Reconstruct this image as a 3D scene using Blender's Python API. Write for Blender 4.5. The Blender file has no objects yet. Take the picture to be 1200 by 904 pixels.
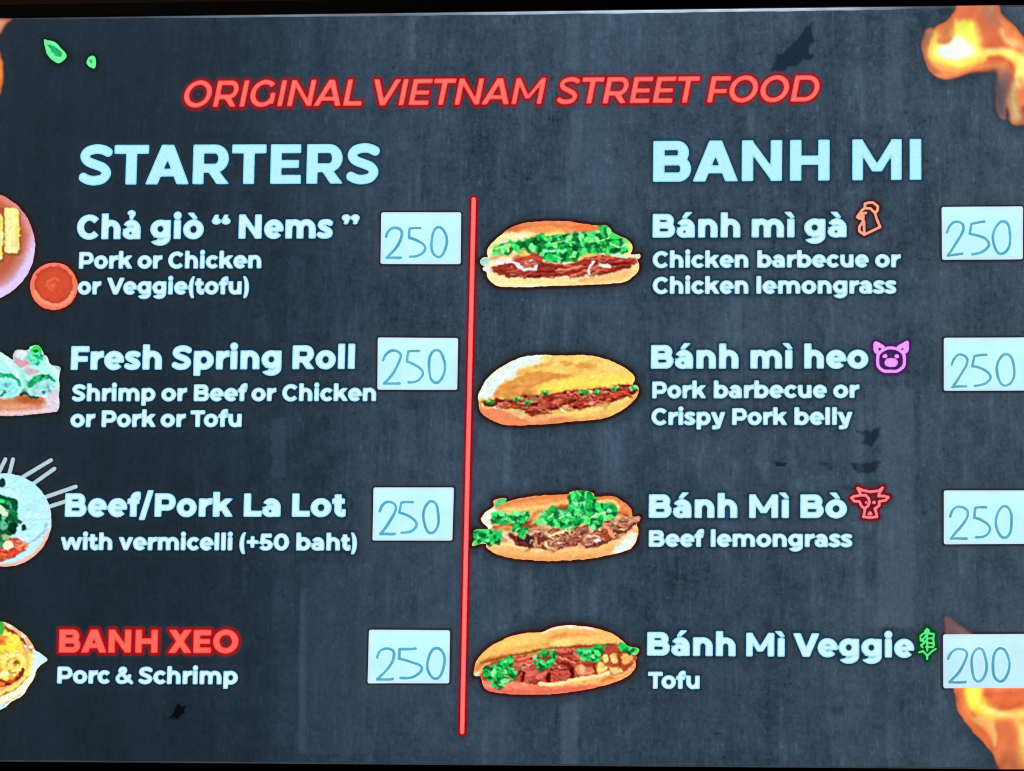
import bpy, math, random
import numpy as np
from mathutils import Matrix, Vector

C = bpy.context.scene
COL = C.collection

# ------------------------------------------------------------------ camera
# photo frame is 1200 x 904; one photo pixel on the screen plane is PX metres
FW, FH, PX = 1200.0, 904.0, 0.000773
DIST, YAW, PITCH, ROLL = 1.2, math.radians(2.07), math.radians(4.35), math.radians(0.0)
TARGET = Vector((0, 0, 1.9))                      # centre of the picture on the screen plane (y = 0)
cam_pos = TARGET + Vector((DIST * math.sin(YAW) * math.cos(PITCH), -DIST * math.cos(YAW) * math.cos(PITCH), -DIST * math.sin(PITCH)))
quat = (TARGET - cam_pos).to_track_quat('-Z', 'Y')
CAMROT = quat.to_matrix() @ Matrix.Rotation(ROLL, 3, 'Z')
cd = bpy.data.cameras.new('camera')
cd.sensor_fit = 'HORIZONTAL'
cd.sensor_width = 36.0
cd.lens = 36.0 * DIST / (FW * PX)
cd.clip_start, cd.clip_end = 0.02, 50.0
cam = bpy.data.objects.new('camera', cd)
COL.objects.link(cam)
cam.matrix_world = Matrix.Translation(cam_pos) @ CAMROT.to_4x4()
C.camera = cam

# ------------------------------------------------------------------ world, lamp, exposure
world = bpy.data.worlds.new('World')
C.world = world
world.use_nodes = True
world.node_tree.nodes['Background'].inputs[0].default_value = (0.30, 0.27, 0.25, 1)
world.node_tree.nodes['Background'].inputs[1].default_value = 0.02
ld = bpy.data.lights.new('ceiling_lamp', 'AREA')
ld.energy, ld.size, ld.color = 1.6, 0.5, (1.0, 0.86, 0.7)
lamp = bpy.data.objects.new('ceiling_lamp', ld)
COL.objects.link(lamp)
lamp.location = (-0.9, -1.3, 3.3)
lamp.rotation_euler = (Vector((-0.3, 0, 2.0)) - lamp.location).to_track_quat('-Z', 'Y').to_euler()
C.view_settings.view_transform = 'Standard'
C.view_settings.look = 'None'
C.view_settings.exposure = 0.0
C.view_settings.gamma = 1.0
C.render.engine = 'CYCLES'
C.cycles.use_denoising = False          # keep the display's fine grain
C.cycles.filter_width = 1.1

# ------------------------------------------------------------------ helpers
M3 = np.array(CAMROT)
CP = np.array(cam_pos)


def plane(px, py, depth=0.0):
    """where a point of the printed design lies on the screen plane (depth = metres in front of it)"""
    px = np.asarray(px, float); py = np.asarray(py, float)
    f = DIST / PX
    d = np.stack([(px - FW / 2) / f, -(py - FH / 2) / f, -np.ones_like(px)], -1) @ M3.T
    t = (0.0 - CP[1]) / d[..., 1]
    p = CP + d * t[..., None]
    p[..., 1] -= depth
    return p


def lin(c):
    c = np.clip(np.asarray(c, float) / 255.0, 0, 1)
    return np.where(c <= 0.04045, c / 12.92, ((c + 0.055) / 1.055) ** 2.4)


def rgba(c):
    return tuple(float(v) for v in lin(c)) + (1.0,)


def empty(name, loc):
    o = bpy.data.objects.new(name, None)
    o.empty_display_size = 0.05
    COL.objects.link(o)
    o.location = loc
    return o


def tag(o, label, cat=None, group=None, kind=None):
    o['label'] = label
    if cat: o['category'] = cat
    if group: o['group'] = group
    if kind: o['kind'] = kind


WORLDLOC = {}


def link_mesh(name, me, center, mat, parent):
    o = bpy.data.objects.new(name, me)
    COL.objects.link(o)
    if mat: me.materials.append(mat)
    c = Vector(center)
    if parent is not None:
        o.parent = parent
        o.location = c - WORLDLOC[parent.name]
    else:
        o.location = c
    WORLDLOC[o.name] = c
    return o


def raw_mesh(name, verts, loops, starts, totals, mat, parent, colors=None, attr='Col', center=None, smooth=False):
    verts = np.asarray(verts, float)
    if center is None:
        center = (verts.min(0) + verts.max(0)) / 2
    center = np.asarray(center, float)
    me = bpy.data.meshes.new(name)
    me.vertices.add(len(verts))
    me.vertices.foreach_set('co', (verts - center).astype(np.float32).ravel())
    me.loops.add(len(loops))
    me.loops.foreach_set('vertex_index', np.asarray(loops, np.int32))
    me.polygons.add(len(starts))
    me.polygons.foreach_set('loop_start', np.asarray(starts, np.int32))
    try:
        me.polygons.foreach_set('loop_total', np.asarray(totals, np.int32))
    except Exception:
        pass
    me.update(calc_edges=True)
    if colors is not None:
        a = me.attributes.new(attr, 'FLOAT_COLOR', 'POINT')
        a.data.foreach_set('color', np.asarray(colors, np.float32).ravel())
    return link_mesh(name, me, center, mat, parent)


def levelset(name, xs, ys, F, rgb, depth, mat, parent, bump=None, alpha=None):
    """flat shape F<0 on the grid xs,ys (photo pixels) as a mesh with a colour per vertex (rgb in 0..255)"""
    H, W = F.shape
    if alpha is not None: rgb = np.concatenate([rgb, alpha[..., None] * 255.0], -1)
    F = np.where(np.abs(F) < 1e-6, 1e-6, F)
    ins = F < 0
    XX, YY = np.meshgrid(xs, ys)
    P, CC = [], []
    idp = np.full((H, W), -1, int); idp[ins] = np.arange(ins.sum()); n = ins.sum()
    P.append(np.stack([XX[ins], YY[ins]], -1)); CC.append(rgb[ins])
    ch = ins[:, :-1] != ins[:, 1:]
    idh = np.full((H, W - 1), -1, int); idh[ch] = n + np.arange(ch.sum()); n += ch.sum()
    t = (F[:, :-1] / (F[:, :-1] - F[:, 1:] + 1e-12))[ch]
    P.append(np.stack([XX[:, :-1][ch] + t * (XX[:, 1:] - XX[:, :-1])[ch], YY[:, :-1][ch]], -1))
    CC.append(rgb[:, :-1][ch] * (1 - t[:, None]) + rgb[:, 1:][ch] * t[:, None])
    cv = ins[:-1] != ins[1:]
    idv = np.full((H - 1, W), -1, int); idv[cv] = n + np.arange(cv.sum()); n += cv.sum()
    t = (F[:-1] / (F[:-1] - F[1:] + 1e-12))[cv]
    P.append(np.stack([XX[:-1][cv], YY[:-1][cv] + t * (YY[1:] - YY[:-1])[cv]], -1))
    CC.append(rgb[:-1][cv] * (1 - t[:, None]) + rgb[1:][cv] * t[:, None])
    P = np.concatenate(P); CC = np.concatenate(CC)
    # corners: a (i,j)  b (i,j+1)  c (i+1,j+1)  d (i+1,j); image y runs down, so a-d-c-b faces the viewer
    a, b, c, d = idp[:-1, :-1], idp[:-1, 1:], idp[1:, 1:], idp[1:, :-1]
    seq = [a, idv[:, :-1], d, idh[1:], c, idv[:, 1:], b, idh[:-1]]
    S = np.stack([s.ravel() for s in seq], -1)
    keep = (S >= 0).sum(1) >= 3
    S = S[keep]
    cnt = (S >= 0).sum(1)
    loops = S[S >= 0]
    starts = np.concatenate([[0], np.cumsum(cnt)[:-1]]) if len(cnt) else np.zeros(0, int)
    V = plane(P[:, 0], P[:, 1], depth)
    if bump is not None:
        V[:, 1] -= bump(P[:, 0], P[:, 1])
    col = np.concatenate([lin(CC[:, :3]), CC[:, 3:] / 255.0 if alpha is not None else np.ones((len(CC), 1))], 1)
    return raw_mesh(name, V, loops, starts, cnt, mat, parent, col)


# smooth noise on arrays (value noise, several octaves)
def vnoise(X, Y, sx, sy=None, seed=0, octaves=3):
    sy = sy or sx
    out = np.zeros_like(X, float); amp = 1.0; tot = 0
    for o in range(octaves):
        rs = np.random.RandomState(seed * 7 + o)
        T = rs.rand(97, 101)
        u = X / sx * 2 ** o + 1000.3; v = Y / sy * 2 ** o + 1000.7
        iu = np.floor(u).astype(int); iv = np.floor(v).astype(int)
        fu = u - iu; fv = v - iv
        fu = fu * fu * (3 - 2 * fu); fv = fv * fv * (3 - 2 * fv)
        g = lambda a_, b_: T[(iv + b_) % 97, (iu + a_) % 101]
        out += amp * ((g(0, 0) * (1 - fu) + g(1, 0) * fu) * (1 - fv) + (g(0, 1) * (1 - fu) + g(1, 1) * fu) * fv)
        tot += amp; amp *= 0.5
    return out / tot - 0.5


def blur(A, n=1):
    for _ in range(n):
        B = np.pad(A, [(1, 1), (1, 1)] + [(0, 0)] * (A.ndim - 2), mode='edge')
        B = (B[:-2] + 2 * B[1:-1] + B[2:]) / 4
        A = (B[:, :-2] + 2 * B[:, 1:-1] + B[:, 2:]) / 4
    return A


def sd_poly(X, Y, pts):
    pts = np.asarray(pts, float)
    d = np.full(X.shape, 1e18); s = np.ones(X.shape)
    N = len(pts)
    for i in range(N):
        ax, ay = pts[i]; bx, by = pts[i - 1]
        ex, ey = bx - ax, by - ay
        wx, wy = X - ax, Y - ay
        h = np.clip((wx * ex + wy * ey) / (ex * ex + ey * ey + 1e-12), 0, 1)
        d = np.minimum(d, (wx - ex * h) ** 2 + (wy - ey * h) ** 2)
        c1 = Y >= ay; c2 = Y < by; c3 = ex * wy > ey * wx
        flip = (c1 & c2 & c3) | (~c1 & ~c2 & ~c3)
        s = np.where(flip, -s, s)
    return s * np.sqrt(d)


def sd_line(X, Y, pts):
    d = np.full(X.shape, 1e18)
    for (ax, ay), (bx, by) in zip(pts[:-1], pts[1:]):
        ex, ey = bx - ax, by - ay
        h = np.clip(((X - ax) * ex + (Y - ay) * ey) / (ex * ex + ey * ey + 1e-12), 0, 1)
        d = np.minimum(d, (X - ax - ex * h) ** 2 + (Y - ay - ey * h) ** 2)
    return np.sqrt(d)


def sd_box(X, Y, x0, y0, x1, y1):
    dx = np.abs(X - (x0 + x1) / 2) - (x1 - x0) / 2
    dy = np.abs(Y - (y0 + y1) / 2) - (y1 - y0) / 2
    return np.hypot(np.maximum(dx, 0), np.maximum(dy, 0)) + np.minimum(np.maximum(dx, dy), 0)


def sd_ell(X, Y, cx, cy, rx, ry):
    rx = max(rx, 1e-3); ry = max(ry, 1e-3)
    x, y = X - cx, Y - cy
    k0 = np.hypot(x / rx, y / ry); k1 = np.hypot(x / rx ** 2, y / ry ** 2)
    return k0 * (k0 - 1) / np.maximum(k1, 1e-9 + 0.3 / max(rx, ry))


def spline(pts, closed=True, n=5):
    p = np.asarray(pts, float); N = len(p); out = []
    rng_ = range(N) if closed else range(N - 1)
    for i in rng_:
        if closed:
            a, b, c, d = p[i - 1], p[i], p[(i + 1) % N], p[(i + 2) % N]
        else:
            a, b, c, d = p[max(i - 1, 0)], p[i], p[i + 1], p[min(i + 2, N - 1)]
        for k in range(n):
            t = k / n
            out.append(0.5 * (2 * b + (c - a) * t + (2 * a - 5 * b + 4 * c - d) * t * t + (3 * b - a - 3 * c + d) * t ** 3))
    if not closed: out.append(p[-1])
    return np.array(out)


# ------------------------------------------------------------------ materials
def nodes_of(name):
    m = bpy.data.materials.new(name)
    m.use_nodes = True
    return m, m.node_tree.nodes, m.node_tree.links


def math_node(nt, op, a, b=None, clamp=False):
    n = nt.nodes.new('ShaderNodeMath'); n.operation = op; n.use_clamp = clamp
    for k, v in ((0, a), (1, b)):
        if v is None: continue
        if isinstance(v, (int, float)): n.inputs[k].default_value = v
        else: nt.links.new(v, n.inputs[k])
    return n.outputs[0]


def noise_node(nt, vec, scale, detail=3.0, rough=0.55):
    mp = nt.nodes.new('ShaderNodeMapping'); mp.inputs['Scale'].default_value = scale
    nt.links.new(vec, mp.inputs['Vector'])
    n = nt.nodes.new('ShaderNodeTexNoise'); n.inputs['Scale'].default_value = 1.0
    n.inputs['Detail'].default_value = detail; n.inputs['Roughness'].default_value = rough
    nt.links.new(mp.outputs[0], n.inputs['Vector'])
    return n.outputs['Fac']


def scale_color(nt, color, fac):
    n = nt.nodes.new('ShaderNodeVectorMath'); n.operation = 'SCALE'
    nt.links.new(color, n.inputs[0]); nt.links.new(fac, n.inputs['Scale'])
    return n.outputs[0]


def glow_out(nt, color, strength=1.0, rough=0.45):
    """lit face of the display: colour given off, a dull dark film over it"""
    p = nt.nodes['Principled BSDF']
    p.inputs['Base Color'].default_value = (0.012, 0.012, 0.014, 1)
    p.inputs['Roughness'].default_value = rough
    p.inputs['Specular IOR Level'].default_value = 0.25
    nt.links.new(color, p.inputs['Emission Color'])
    p.inputs['Emission Strength'].default_value = strength


def mat_display(name, grain=0.16, grain_px=2.6):
    """picture content of the lit screen: the printed colour with the display's fine grain"""
    m, N, L = nodes_of(name)
    nt = m.node_tree
    at = N.new('ShaderNodeAttribute'); at.attribute_name = 'Col'
    geo = N.new('ShaderNodeNewGeometry')
    g = 1.0 / (PX * grain_px)
    f = noise_node(nt, geo.outputs['Position'], (g, g, g), 2.0)
    k = math_node(nt, 'ADD', math_node(nt, 'MULTIPLY', math_node(nt, 'SUBTRACT', f, 0.5), grain * 2), 1.0)
    glow_out(nt, scale_color(nt, at.outputs['Color'], k))
    return m


MAT_TEXT = mat_display('display_lettering', 0.10, 3.0)
MAT_PIC = mat_display('display_picture', 0.13, 2.4)
MAT_FLAME = mat_display('display_flame', 0.05, 3.0)
_n = MAT_FLAME.node_tree                                    # a flame's printed edge thins out into the slate
_a = [q for q in _n.nodes if q.type == 'ATTRIBUTE'][0]
_n.links.new(_a.outputs['Alpha'], _n.nodes['Principled BSDF'].inputs['Alpha'])


def mat_slate():
    m, N, L = nodes_of('display_slate_background')
    nt = m.node_tree
    tc = N.new('ShaderNodeTexCoord')
    mp = N.new('ShaderNodeMapping')                       # object metres -> design pixels
    mp.inputs['Scale'].default_value = (1 / PX, 1 / PX, 1 / PX)
    L.new(tc.outputs['Object'], mp.inputs['Vector'])
    vec = mp.outputs[0]
    sep = N.new('ShaderNodeSeparateXYZ'); L.new(vec, sep.inputs[0])
    x = math_node(nt, 'DIVIDE', math_node(nt, 'ADD', sep.outputs['X'], 790.0), 1580.0, True)
    z = math_node(nt, 'DIVIDE', math_node(nt, 'ADD', sep.outputs['Z'], 450.0), 900.0, True)
    warp = noise_node(nt, vec, (1 / 260, 1 / 260, 1 / 260), 3)
    xr = math_node(nt, 'ADD', x, math_node(nt, 'MULTIPLY', math_node(nt, 'SUBTRACT', warp, 0.5), 0.22))
    cr = N.new('ShaderNodeValToRGB'); L.new(xr, cr.inputs[0])
    stops = [(0.10, (32, 45, 57)), (0.22, (32, 45, 57)), (0.31, (38, 53, 66)), (0.40, (49, 66, 82)), (0.48, (55, 73, 90)),
             (0.62, (55, 73, 90)), (0.74, (59, 77, 93)), (0.88, (58, 75, 90))]
    e = cr.color_ramp.elements
    while len(e) < len(stops): e.new(0.5)
    for k, (p, c) in zip(e, stops): k.position = p; k.color = rgba(c)
    amp = N.new('ShaderNodeMapRange'); L.new(x, amp.inputs[0])
    for k, v in zip((1, 2, 3, 4), (0.2, 0.42, 0.45, 1.0)): amp.inputs[k].default_value = v
    s1 = noise_node(nt, vec, (1 / 22, 1, 1 / 300), 4, 0.65)         # board-marked vertical streaks
    s2 = noise_node(nt, vec, (1 / 70, 1, 1 / 900), 2, 0.5)
    s3 = noise_node(nt, vec, (1 / 7, 1, 1 / 26), 3, 0.6)
    s4 = noise_node(nt, vec, (1 / 5.0, 1, 1 / 5.8), 4, 0.75)
    s5 = noise_node(nt, vec, (1 / 34, 1, 1 / 34), 5, 0.7)
    s6 = noise_node(nt, vec, (1 / 150, 1, 1 / 190), 3, 0.5)
    tot = None
    for s, w in ((s1, 0.7), (s2, 1.0), (s3, 0.5), (s4, 1.2), (s5, 1.1), (s6, 0.9)):
        t = math_node(nt, 'MULTIPLY', math_node(nt, 'SUBTRACT', s, 0.5), w)
        tot = t if tot is None else math_node(nt, 'ADD', tot, t)
    k = math_node(nt, 'ADD', math_node(nt, 'MULTIPLY', tot, amp.outputs[0]), 1.0)

    def marks(scale, lo, hi, gain, detail=2, rough=0.5):
        q = N.new('ShaderNodeMapRange')
        L.new(noise_node(nt, vec, scale, detail, rough), q.inputs[0])
        for i_, w_ in zip((1, 2, 3, 4), (lo, hi, 0.0, gain)): q.inputs[i_].default_value = w_
        return math_node(nt, 'MULTIPLY', q.outputs[0], amp.outputs[0])

    # pale chips, short scratches and dark pits in the slate; more of them where the streaks are pale
    loc = N.new('ShaderNodeMapRange'); L.new(s5, loc.inputs[0])
    for i_, w_ in zip((1, 2, 3, 4), (0.36, 0.6, 0.25, 1.0)): loc.inputs[i_].default_value = w_
    light = math_node(nt, 'ADD', marks((1 / 7.0, 0.3, 1 / 9.0), 0.615, 0.70, 0.5, 3, 0.6), marks((1 / 4.6, 0.7, 1 / 17.0), 0.62, 0.70, 0.5))
    light = math_node(nt, 'ADD', light, marks((1 / 13.0, 1.3, 1 / 5.0), 0.65, 0.73, 0.34))
    light = math_node(nt, 'ADD', math_node(nt, 'MULTIPLY', light, loc.outputs[0]), marks((1 / 8.0, 2.3, 1 / 8.0), 0.735, 0.80, 1.6))
    dark = math_node(nt, 'ADD', marks((1 / 7.0, 1.7, 1 / 9.0), 0.37, 0.29, 0.34, 3, 0.6), marks((1 / 12.0, 3.1, 1 / 5.5), 0.34, 0.26, 0.3))
    streak = math_node(nt, 'ADD', marks((1 / 7.0, 4.1, 1 / 95.0), 0.58, 0.74, 0.36, 4, 0.62), marks((1 / 20.0, 5.3, 1 / 130.0), 0.56, 0.66, 0.32, 4, 0.6))
    light = math_node(nt, 'ADD', light, streak)
    light = math_node(nt, 'ADD', light, math_node(nt, 'ADD', marks((1 / 24.0, 7.3, 1 / 20.0), 0.555, 0.60, 0.15, 6, 0.72), marks((1 / 11.0, 8.1, 1 / 13.0), 0.59, 0.65, 0.30, 5, 0.7)))
    dark = math_node(nt, 'ADD', dark, math_node(nt, 'ADD', marks((1 / 26.0, 9.7, 1 / 18.0), 0.44, 0.39, 0.14, 6, 0.72), marks((1 / 10.0, 10.3, 1 / 12.0), 0.40, 0.34, 0.22, 5, 0.7)))
    dark = math_node(nt, 'ADD', dark, marks((1 / 8.0, 6.7, 1 / 60.0), 0.38, 0.28, 0.3, 4, 0.6))
    k = math_node(nt, 'SUBTRACT', math_node(nt, 'ADD', k, light), dark)
    # the design fades a little towards its bottom
    k = math_node(nt, 'MULTIPLY', k, math_node(nt, 'ADD', math_node(nt, 'MULTIPLY', z, 0.26), 0.82))
    k = math_node(nt, 'MAXIMUM', k, 0.12)
    base = scale_color(nt, cr.outputs[0], k)
    at = N.new('ShaderNodeAttribute'); at.attribute_name = 'tint'
    g = math_node(nt, 'ADD', math_node(nt, 'MULTIPLY', math_node(nt, 'SUBTRACT', s4, 0.5), 0.7), 1.0)
    mx = N.new('ShaderNodeMix'); mx.data_type = 'RGBA'
    L.new(at.outputs['Alpha'], mx.inputs['Factor'])
    L.new(base, mx.inputs['A']); L.new(scale_color(nt, at.outputs['Color'], g), mx.inputs['B'])
    glow_out(nt, mx.outputs['Result'])
    return m


def mat_plain(name, color, rough=0.5, noise=0.0, scale=40, spec=0.3):
    m, N, L = nodes_of(name)
    p = N['Principled BSDF']
    p.inputs['Roughness'].default_value = rough
    p.inputs['Specular IOR Level'].default_value = spec
    tc = N.new('ShaderNodeTexCoord')
    f = noise_node(m.node_tree, tc.outputs['Object'], (scale, scale, scale), 4)
    cr = N.new('ShaderNodeValToRGB'); L.new(f, cr.inputs[0])
    cr.color_ramp.elements[0].position = 0.3; cr.color_ramp.elements[1].position = 0.7
    cr.color_ramp.elements[0].color = tuple(v * (1 - noise) for v in color) + (1,)
    cr.color_ramp.elements[1].color = tuple(min(1, v * (1 + noise)) for v in color) + (1,)
    L.new(cr.outputs[0], p.inputs['Base Color'])
    return m


def mat_wood():
    m, N, L = nodes_of('dark_stained_wood')
    nt = m.node_tree; p = N['Principled BSDF']
    tc = N.new('ShaderNodeTexCoord')
    f = noise_node(nt, tc.outputs['Object'], (3, 30, 90), 5, 0.6)
    cr = N.new('ShaderNodeValToRGB'); L.new(f, cr.inputs[0])
    cr.color_ramp.elements[0].position = 0.3; cr.color_ramp.elements[1].position = 0.72
    cr.color_ramp.elements[0].color = (0.07, 0.028, 0.014, 1)
    cr.color_ramp.elements[1].color = (0.17, 0.07, 0.036, 1)
    L.new(cr.outputs[0], p.inputs['Base Color'])
    p.inputs['Roughness'].default_value = 0.6
    bp = N.new('ShaderNodeBump'); bp.inputs['Strength'].default_value = 0.2; bp.inputs['Distance'].default_value = 0.002
    L.new(f, bp.inputs['Height']); L.new(bp.outputs[0], p.inputs['Normal'])
    return m


def mat_sticker():
    """thin white sticker over the lit screen: paper that lets the backlight through"""
    m, N, L = nodes_of('backlit_white_sticker')
    nt = m.node_tree; p = N['Principled BSDF']
    at = N.new('ShaderNodeAttribute'); at.attribute_name = 'Col'
    geo = N.new('ShaderNodeNewGeometry')
    f = noise_node(nt, geo.outputs['Position'], (300, 300, 300), 3)
    f2 = noise_node(nt, geo.outputs['Position'], (38, 38, 38), 3)
    k = math_node(nt, 'ADD', math_node(nt, 'MULTIPLY', math_node(nt, 'SUBTRACT', f, 0.5), 0.10), 1.0)
    k = math_node(nt, 'ADD', math_node(nt, 'MULTIPLY', math_node(nt, 'SUBTRACT', f2, 0.5), 0.22), k)
    L.new(scale_color(nt, at.outputs['Color'], k), p.inputs['Emission Color'])
    p.inputs['Emission Strength'].default_value = 1.0
    p.inputs['Base Color'].default_value = (0.6, 0.62, 0.62, 1)
    p.inputs['Roughness'].default_value = 0.7
    p.inputs['Specular IOR Level'].default_value = 0.1
    return m


MAT_STICKER = mat_sticker()

# ------------------------------------------------------------------ wall and screen body
def box_mesh(name, boxes, mat, parent, bevel=0.0):
    import bmesh
    bm = bmesh.new()
    for (x0, y0, z0, x1, y1, z1) in boxes:
        r = bmesh.ops.create_cube(bm, size=1.0)
        for v in r['verts']:
            v.co = Vector(((x0 + x1) / 2 + v.co.x * (x1 - x0), (y0 + y1) / 2 + v.co.y * (y1 - y0), (z0 + z1) / 2 + v.co.z * (z1 - z0)))
    if bevel:
        bmesh.ops.bevel(bm, geom=list(bm.edges), offset=bevel, segments=2, affect='EDGES')
    co = np.array([v.co for v in bm.verts])
    c = (co.min(0) + co.max(0)) / 2
    for v in bm.verts: v.co -= Vector(c)
    me = bpy.data.meshes.new(name); bm.to_mesh(me); bm.free()
    return link_mesh(name, me, c, mat, parent)


wall = box_mesh('wall', [(-1.6, 0.05, 0.9, 1.6, 0.15, 3.0)], mat_wood(), None)
tag(wall, 'dark brown stained wooden wall showing above the black framed menu screen', 'wall')

# lit area: four corners fitted to the photograph's screen edges
x_left, x_right = -185.0, 1385.0
tl, tr = plane(0, 21.5), plane(1200, 7.0)
bl, br = plane(0, 892.0), plane(1200, 902.0)
ZT = float((tl[2] + tr[2]) / 2); ZB = float((bl[2] + br[2]) / 2)
print('EDGES', tl, tr, bl, br)
XL = float(plane(x_left, 450)[0]); XR = float(plane(x_right, 450)[0])
board = empty('menu_screen', ((XL + XR) / 2, 0.0, ZB - 0.013))
WORLDLOC[board.name] = Vector(board.location)
tag(board, 'black framed lit menu screen with slate grey background, food pictures and two columns of dishes', 'menu screen')

MAT_BEZEL = mat_plain('black_bezel_plastic', (0.006, 0.006, 0.0065), 0.5, 0.15, 200, 0.2)
BZ = 0.0125
yf, yb = -0.003, 0.035
bezel = box_mesh('bezel', [(XL - BZ, yf, ZT, XR + BZ, yb, ZT + BZ), (XL - BZ, yf, ZB - BZ, XR + BZ, yb, ZB),
                           (XL - BZ, yf, ZB, XL, yb, ZT), (XR, yf, ZB, XR + BZ, yb, ZT)], MAT_BEZEL, board, 0.0006)
back = box_mesh('rear_housing', [(XL - 0.004, 0.004, ZB - 0.004, XR + 0.004, 0.05, ZT + 0.004)], MAT_BEZEL, board)

# grid of the lit panel; its printed outlines and patches, and the stickers' painted shadow rims, are gathered in TC / TA while the content is built
GS = 1.5
gx = np.arange(x_left - 20, x_right + 22, GS); gy = np.arange(-6, 914, GS)
GX, GY = np.meshgrid(gx, gy)
TC = np.zeros(GX.shape + (3,)); TA = np.zeros(GX.shape)


def over(sl, color, a):
    """lay a printed colour over part of the panel's design"""
    A = TA[sl]; a = np.clip(a, 0, 1)
    na = a + A * (1 - a)
    w = np.where(na > 1e-5, a / np.maximum(na, 1e-5), 0)[..., None]
    TC[sl] = TC[sl] * (1 - w) + np.asarray(color, float) * w
    TA[sl] = na


def window(x0, y0, x1, y1):
    i0, i1 = np.searchsorted(gx, [x0, x1]); j0, j1 = np.searchsorted(gy, [y0, y1])
    return (slice(max(j0 - 1, 0), j1 + 1), slice(max(i0 - 1, 0), i1 + 1))


def outline(sl, d, ring, ring_w, ring_a, soft=3.0, far=(50, 55, 58), far_w=9.0, far_a=0.30):
    over(sl, far, far_a * np.clip(1 - d / far_w, 0, 1) ** 0.8)
    over(sl, ring, ring_a * np.clip(1 - (d - ring_w) / soft, 0, 1))


# ------------------------------------------------------------------ lettering: a heavy geometric sans drawn as distance fields
GW = {'A': (0, 800, 0), 'B': (75, 670, 40), 'C': (40, 690, 25), 'D': (75, 745, 40), 'E': (75, 560, 35), 'F': (75, 545, 15), 'G': (40, 715, 65),
      'H': (75, 700, 75), 'I': (75, None, 75), 'L': (75, 530, 15), 'M': (75, 860, 75), 'N': (75, 710, 75), 'O': (40, 800, 40), 'P': (75, 655, 30),
      'R': (75, 670, 35), 'S': (28, 610, 30), 'T': (15, 630, 15), 'V': (0, 790, 0), 'X': (5, 740, 5),
      'a': (35, 540, 65), 'b': (65, 615, 35), 'c': (35, 545, 15), 'e': (35, 590, 32), 'f': (12, 395, 0), 'g': (35, 610, 62), 'h': (65, 580, 60),
      'i': (65, None, 65), 'k': (65, 620, 5), 'l': (65, None, 65), 'm': (65, 950, 60), 'n': (65, 580, 60), 'o': (35, 620, 35), 'p': (65, 615, 35),
      'r': (65, 390, 5), 's': (20, 480, 22), 't': (12, 405, 12), 'u': (60, 575, 65), 'v': (0, 630, 0), 'w': (5, 950, 5), 'y': (0, 630, 0),
      '5': (20, 580, 30), '0': (40, 650, 40), '+': (40, 480, 40), '(': (60, 255, 20), ')': (20, 255, 60), '/': (0, 430, 0), '&': (30, 730, 5),
      '“': (30, 430, 30), '”': (30, 430, 30)}
MARKS = {'á': ('a', 'acute'), 'à': ('a', 'grave'), 'ả': ('a', 'hook'), 'ò': ('o', 'grave'), 'ì': ('ı', 'grave')}
KERN = {'To': -70, 'Ve': -55, 'rc': -15, 'Fr': -10, 'ry': -10, 'ro': -8, 'La': -5, 'f/': -10, 'AT': -60, 'TA': -60, 'XE': -10, 'FO': -30, 'NA': -10, 'VI': -5}


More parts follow.
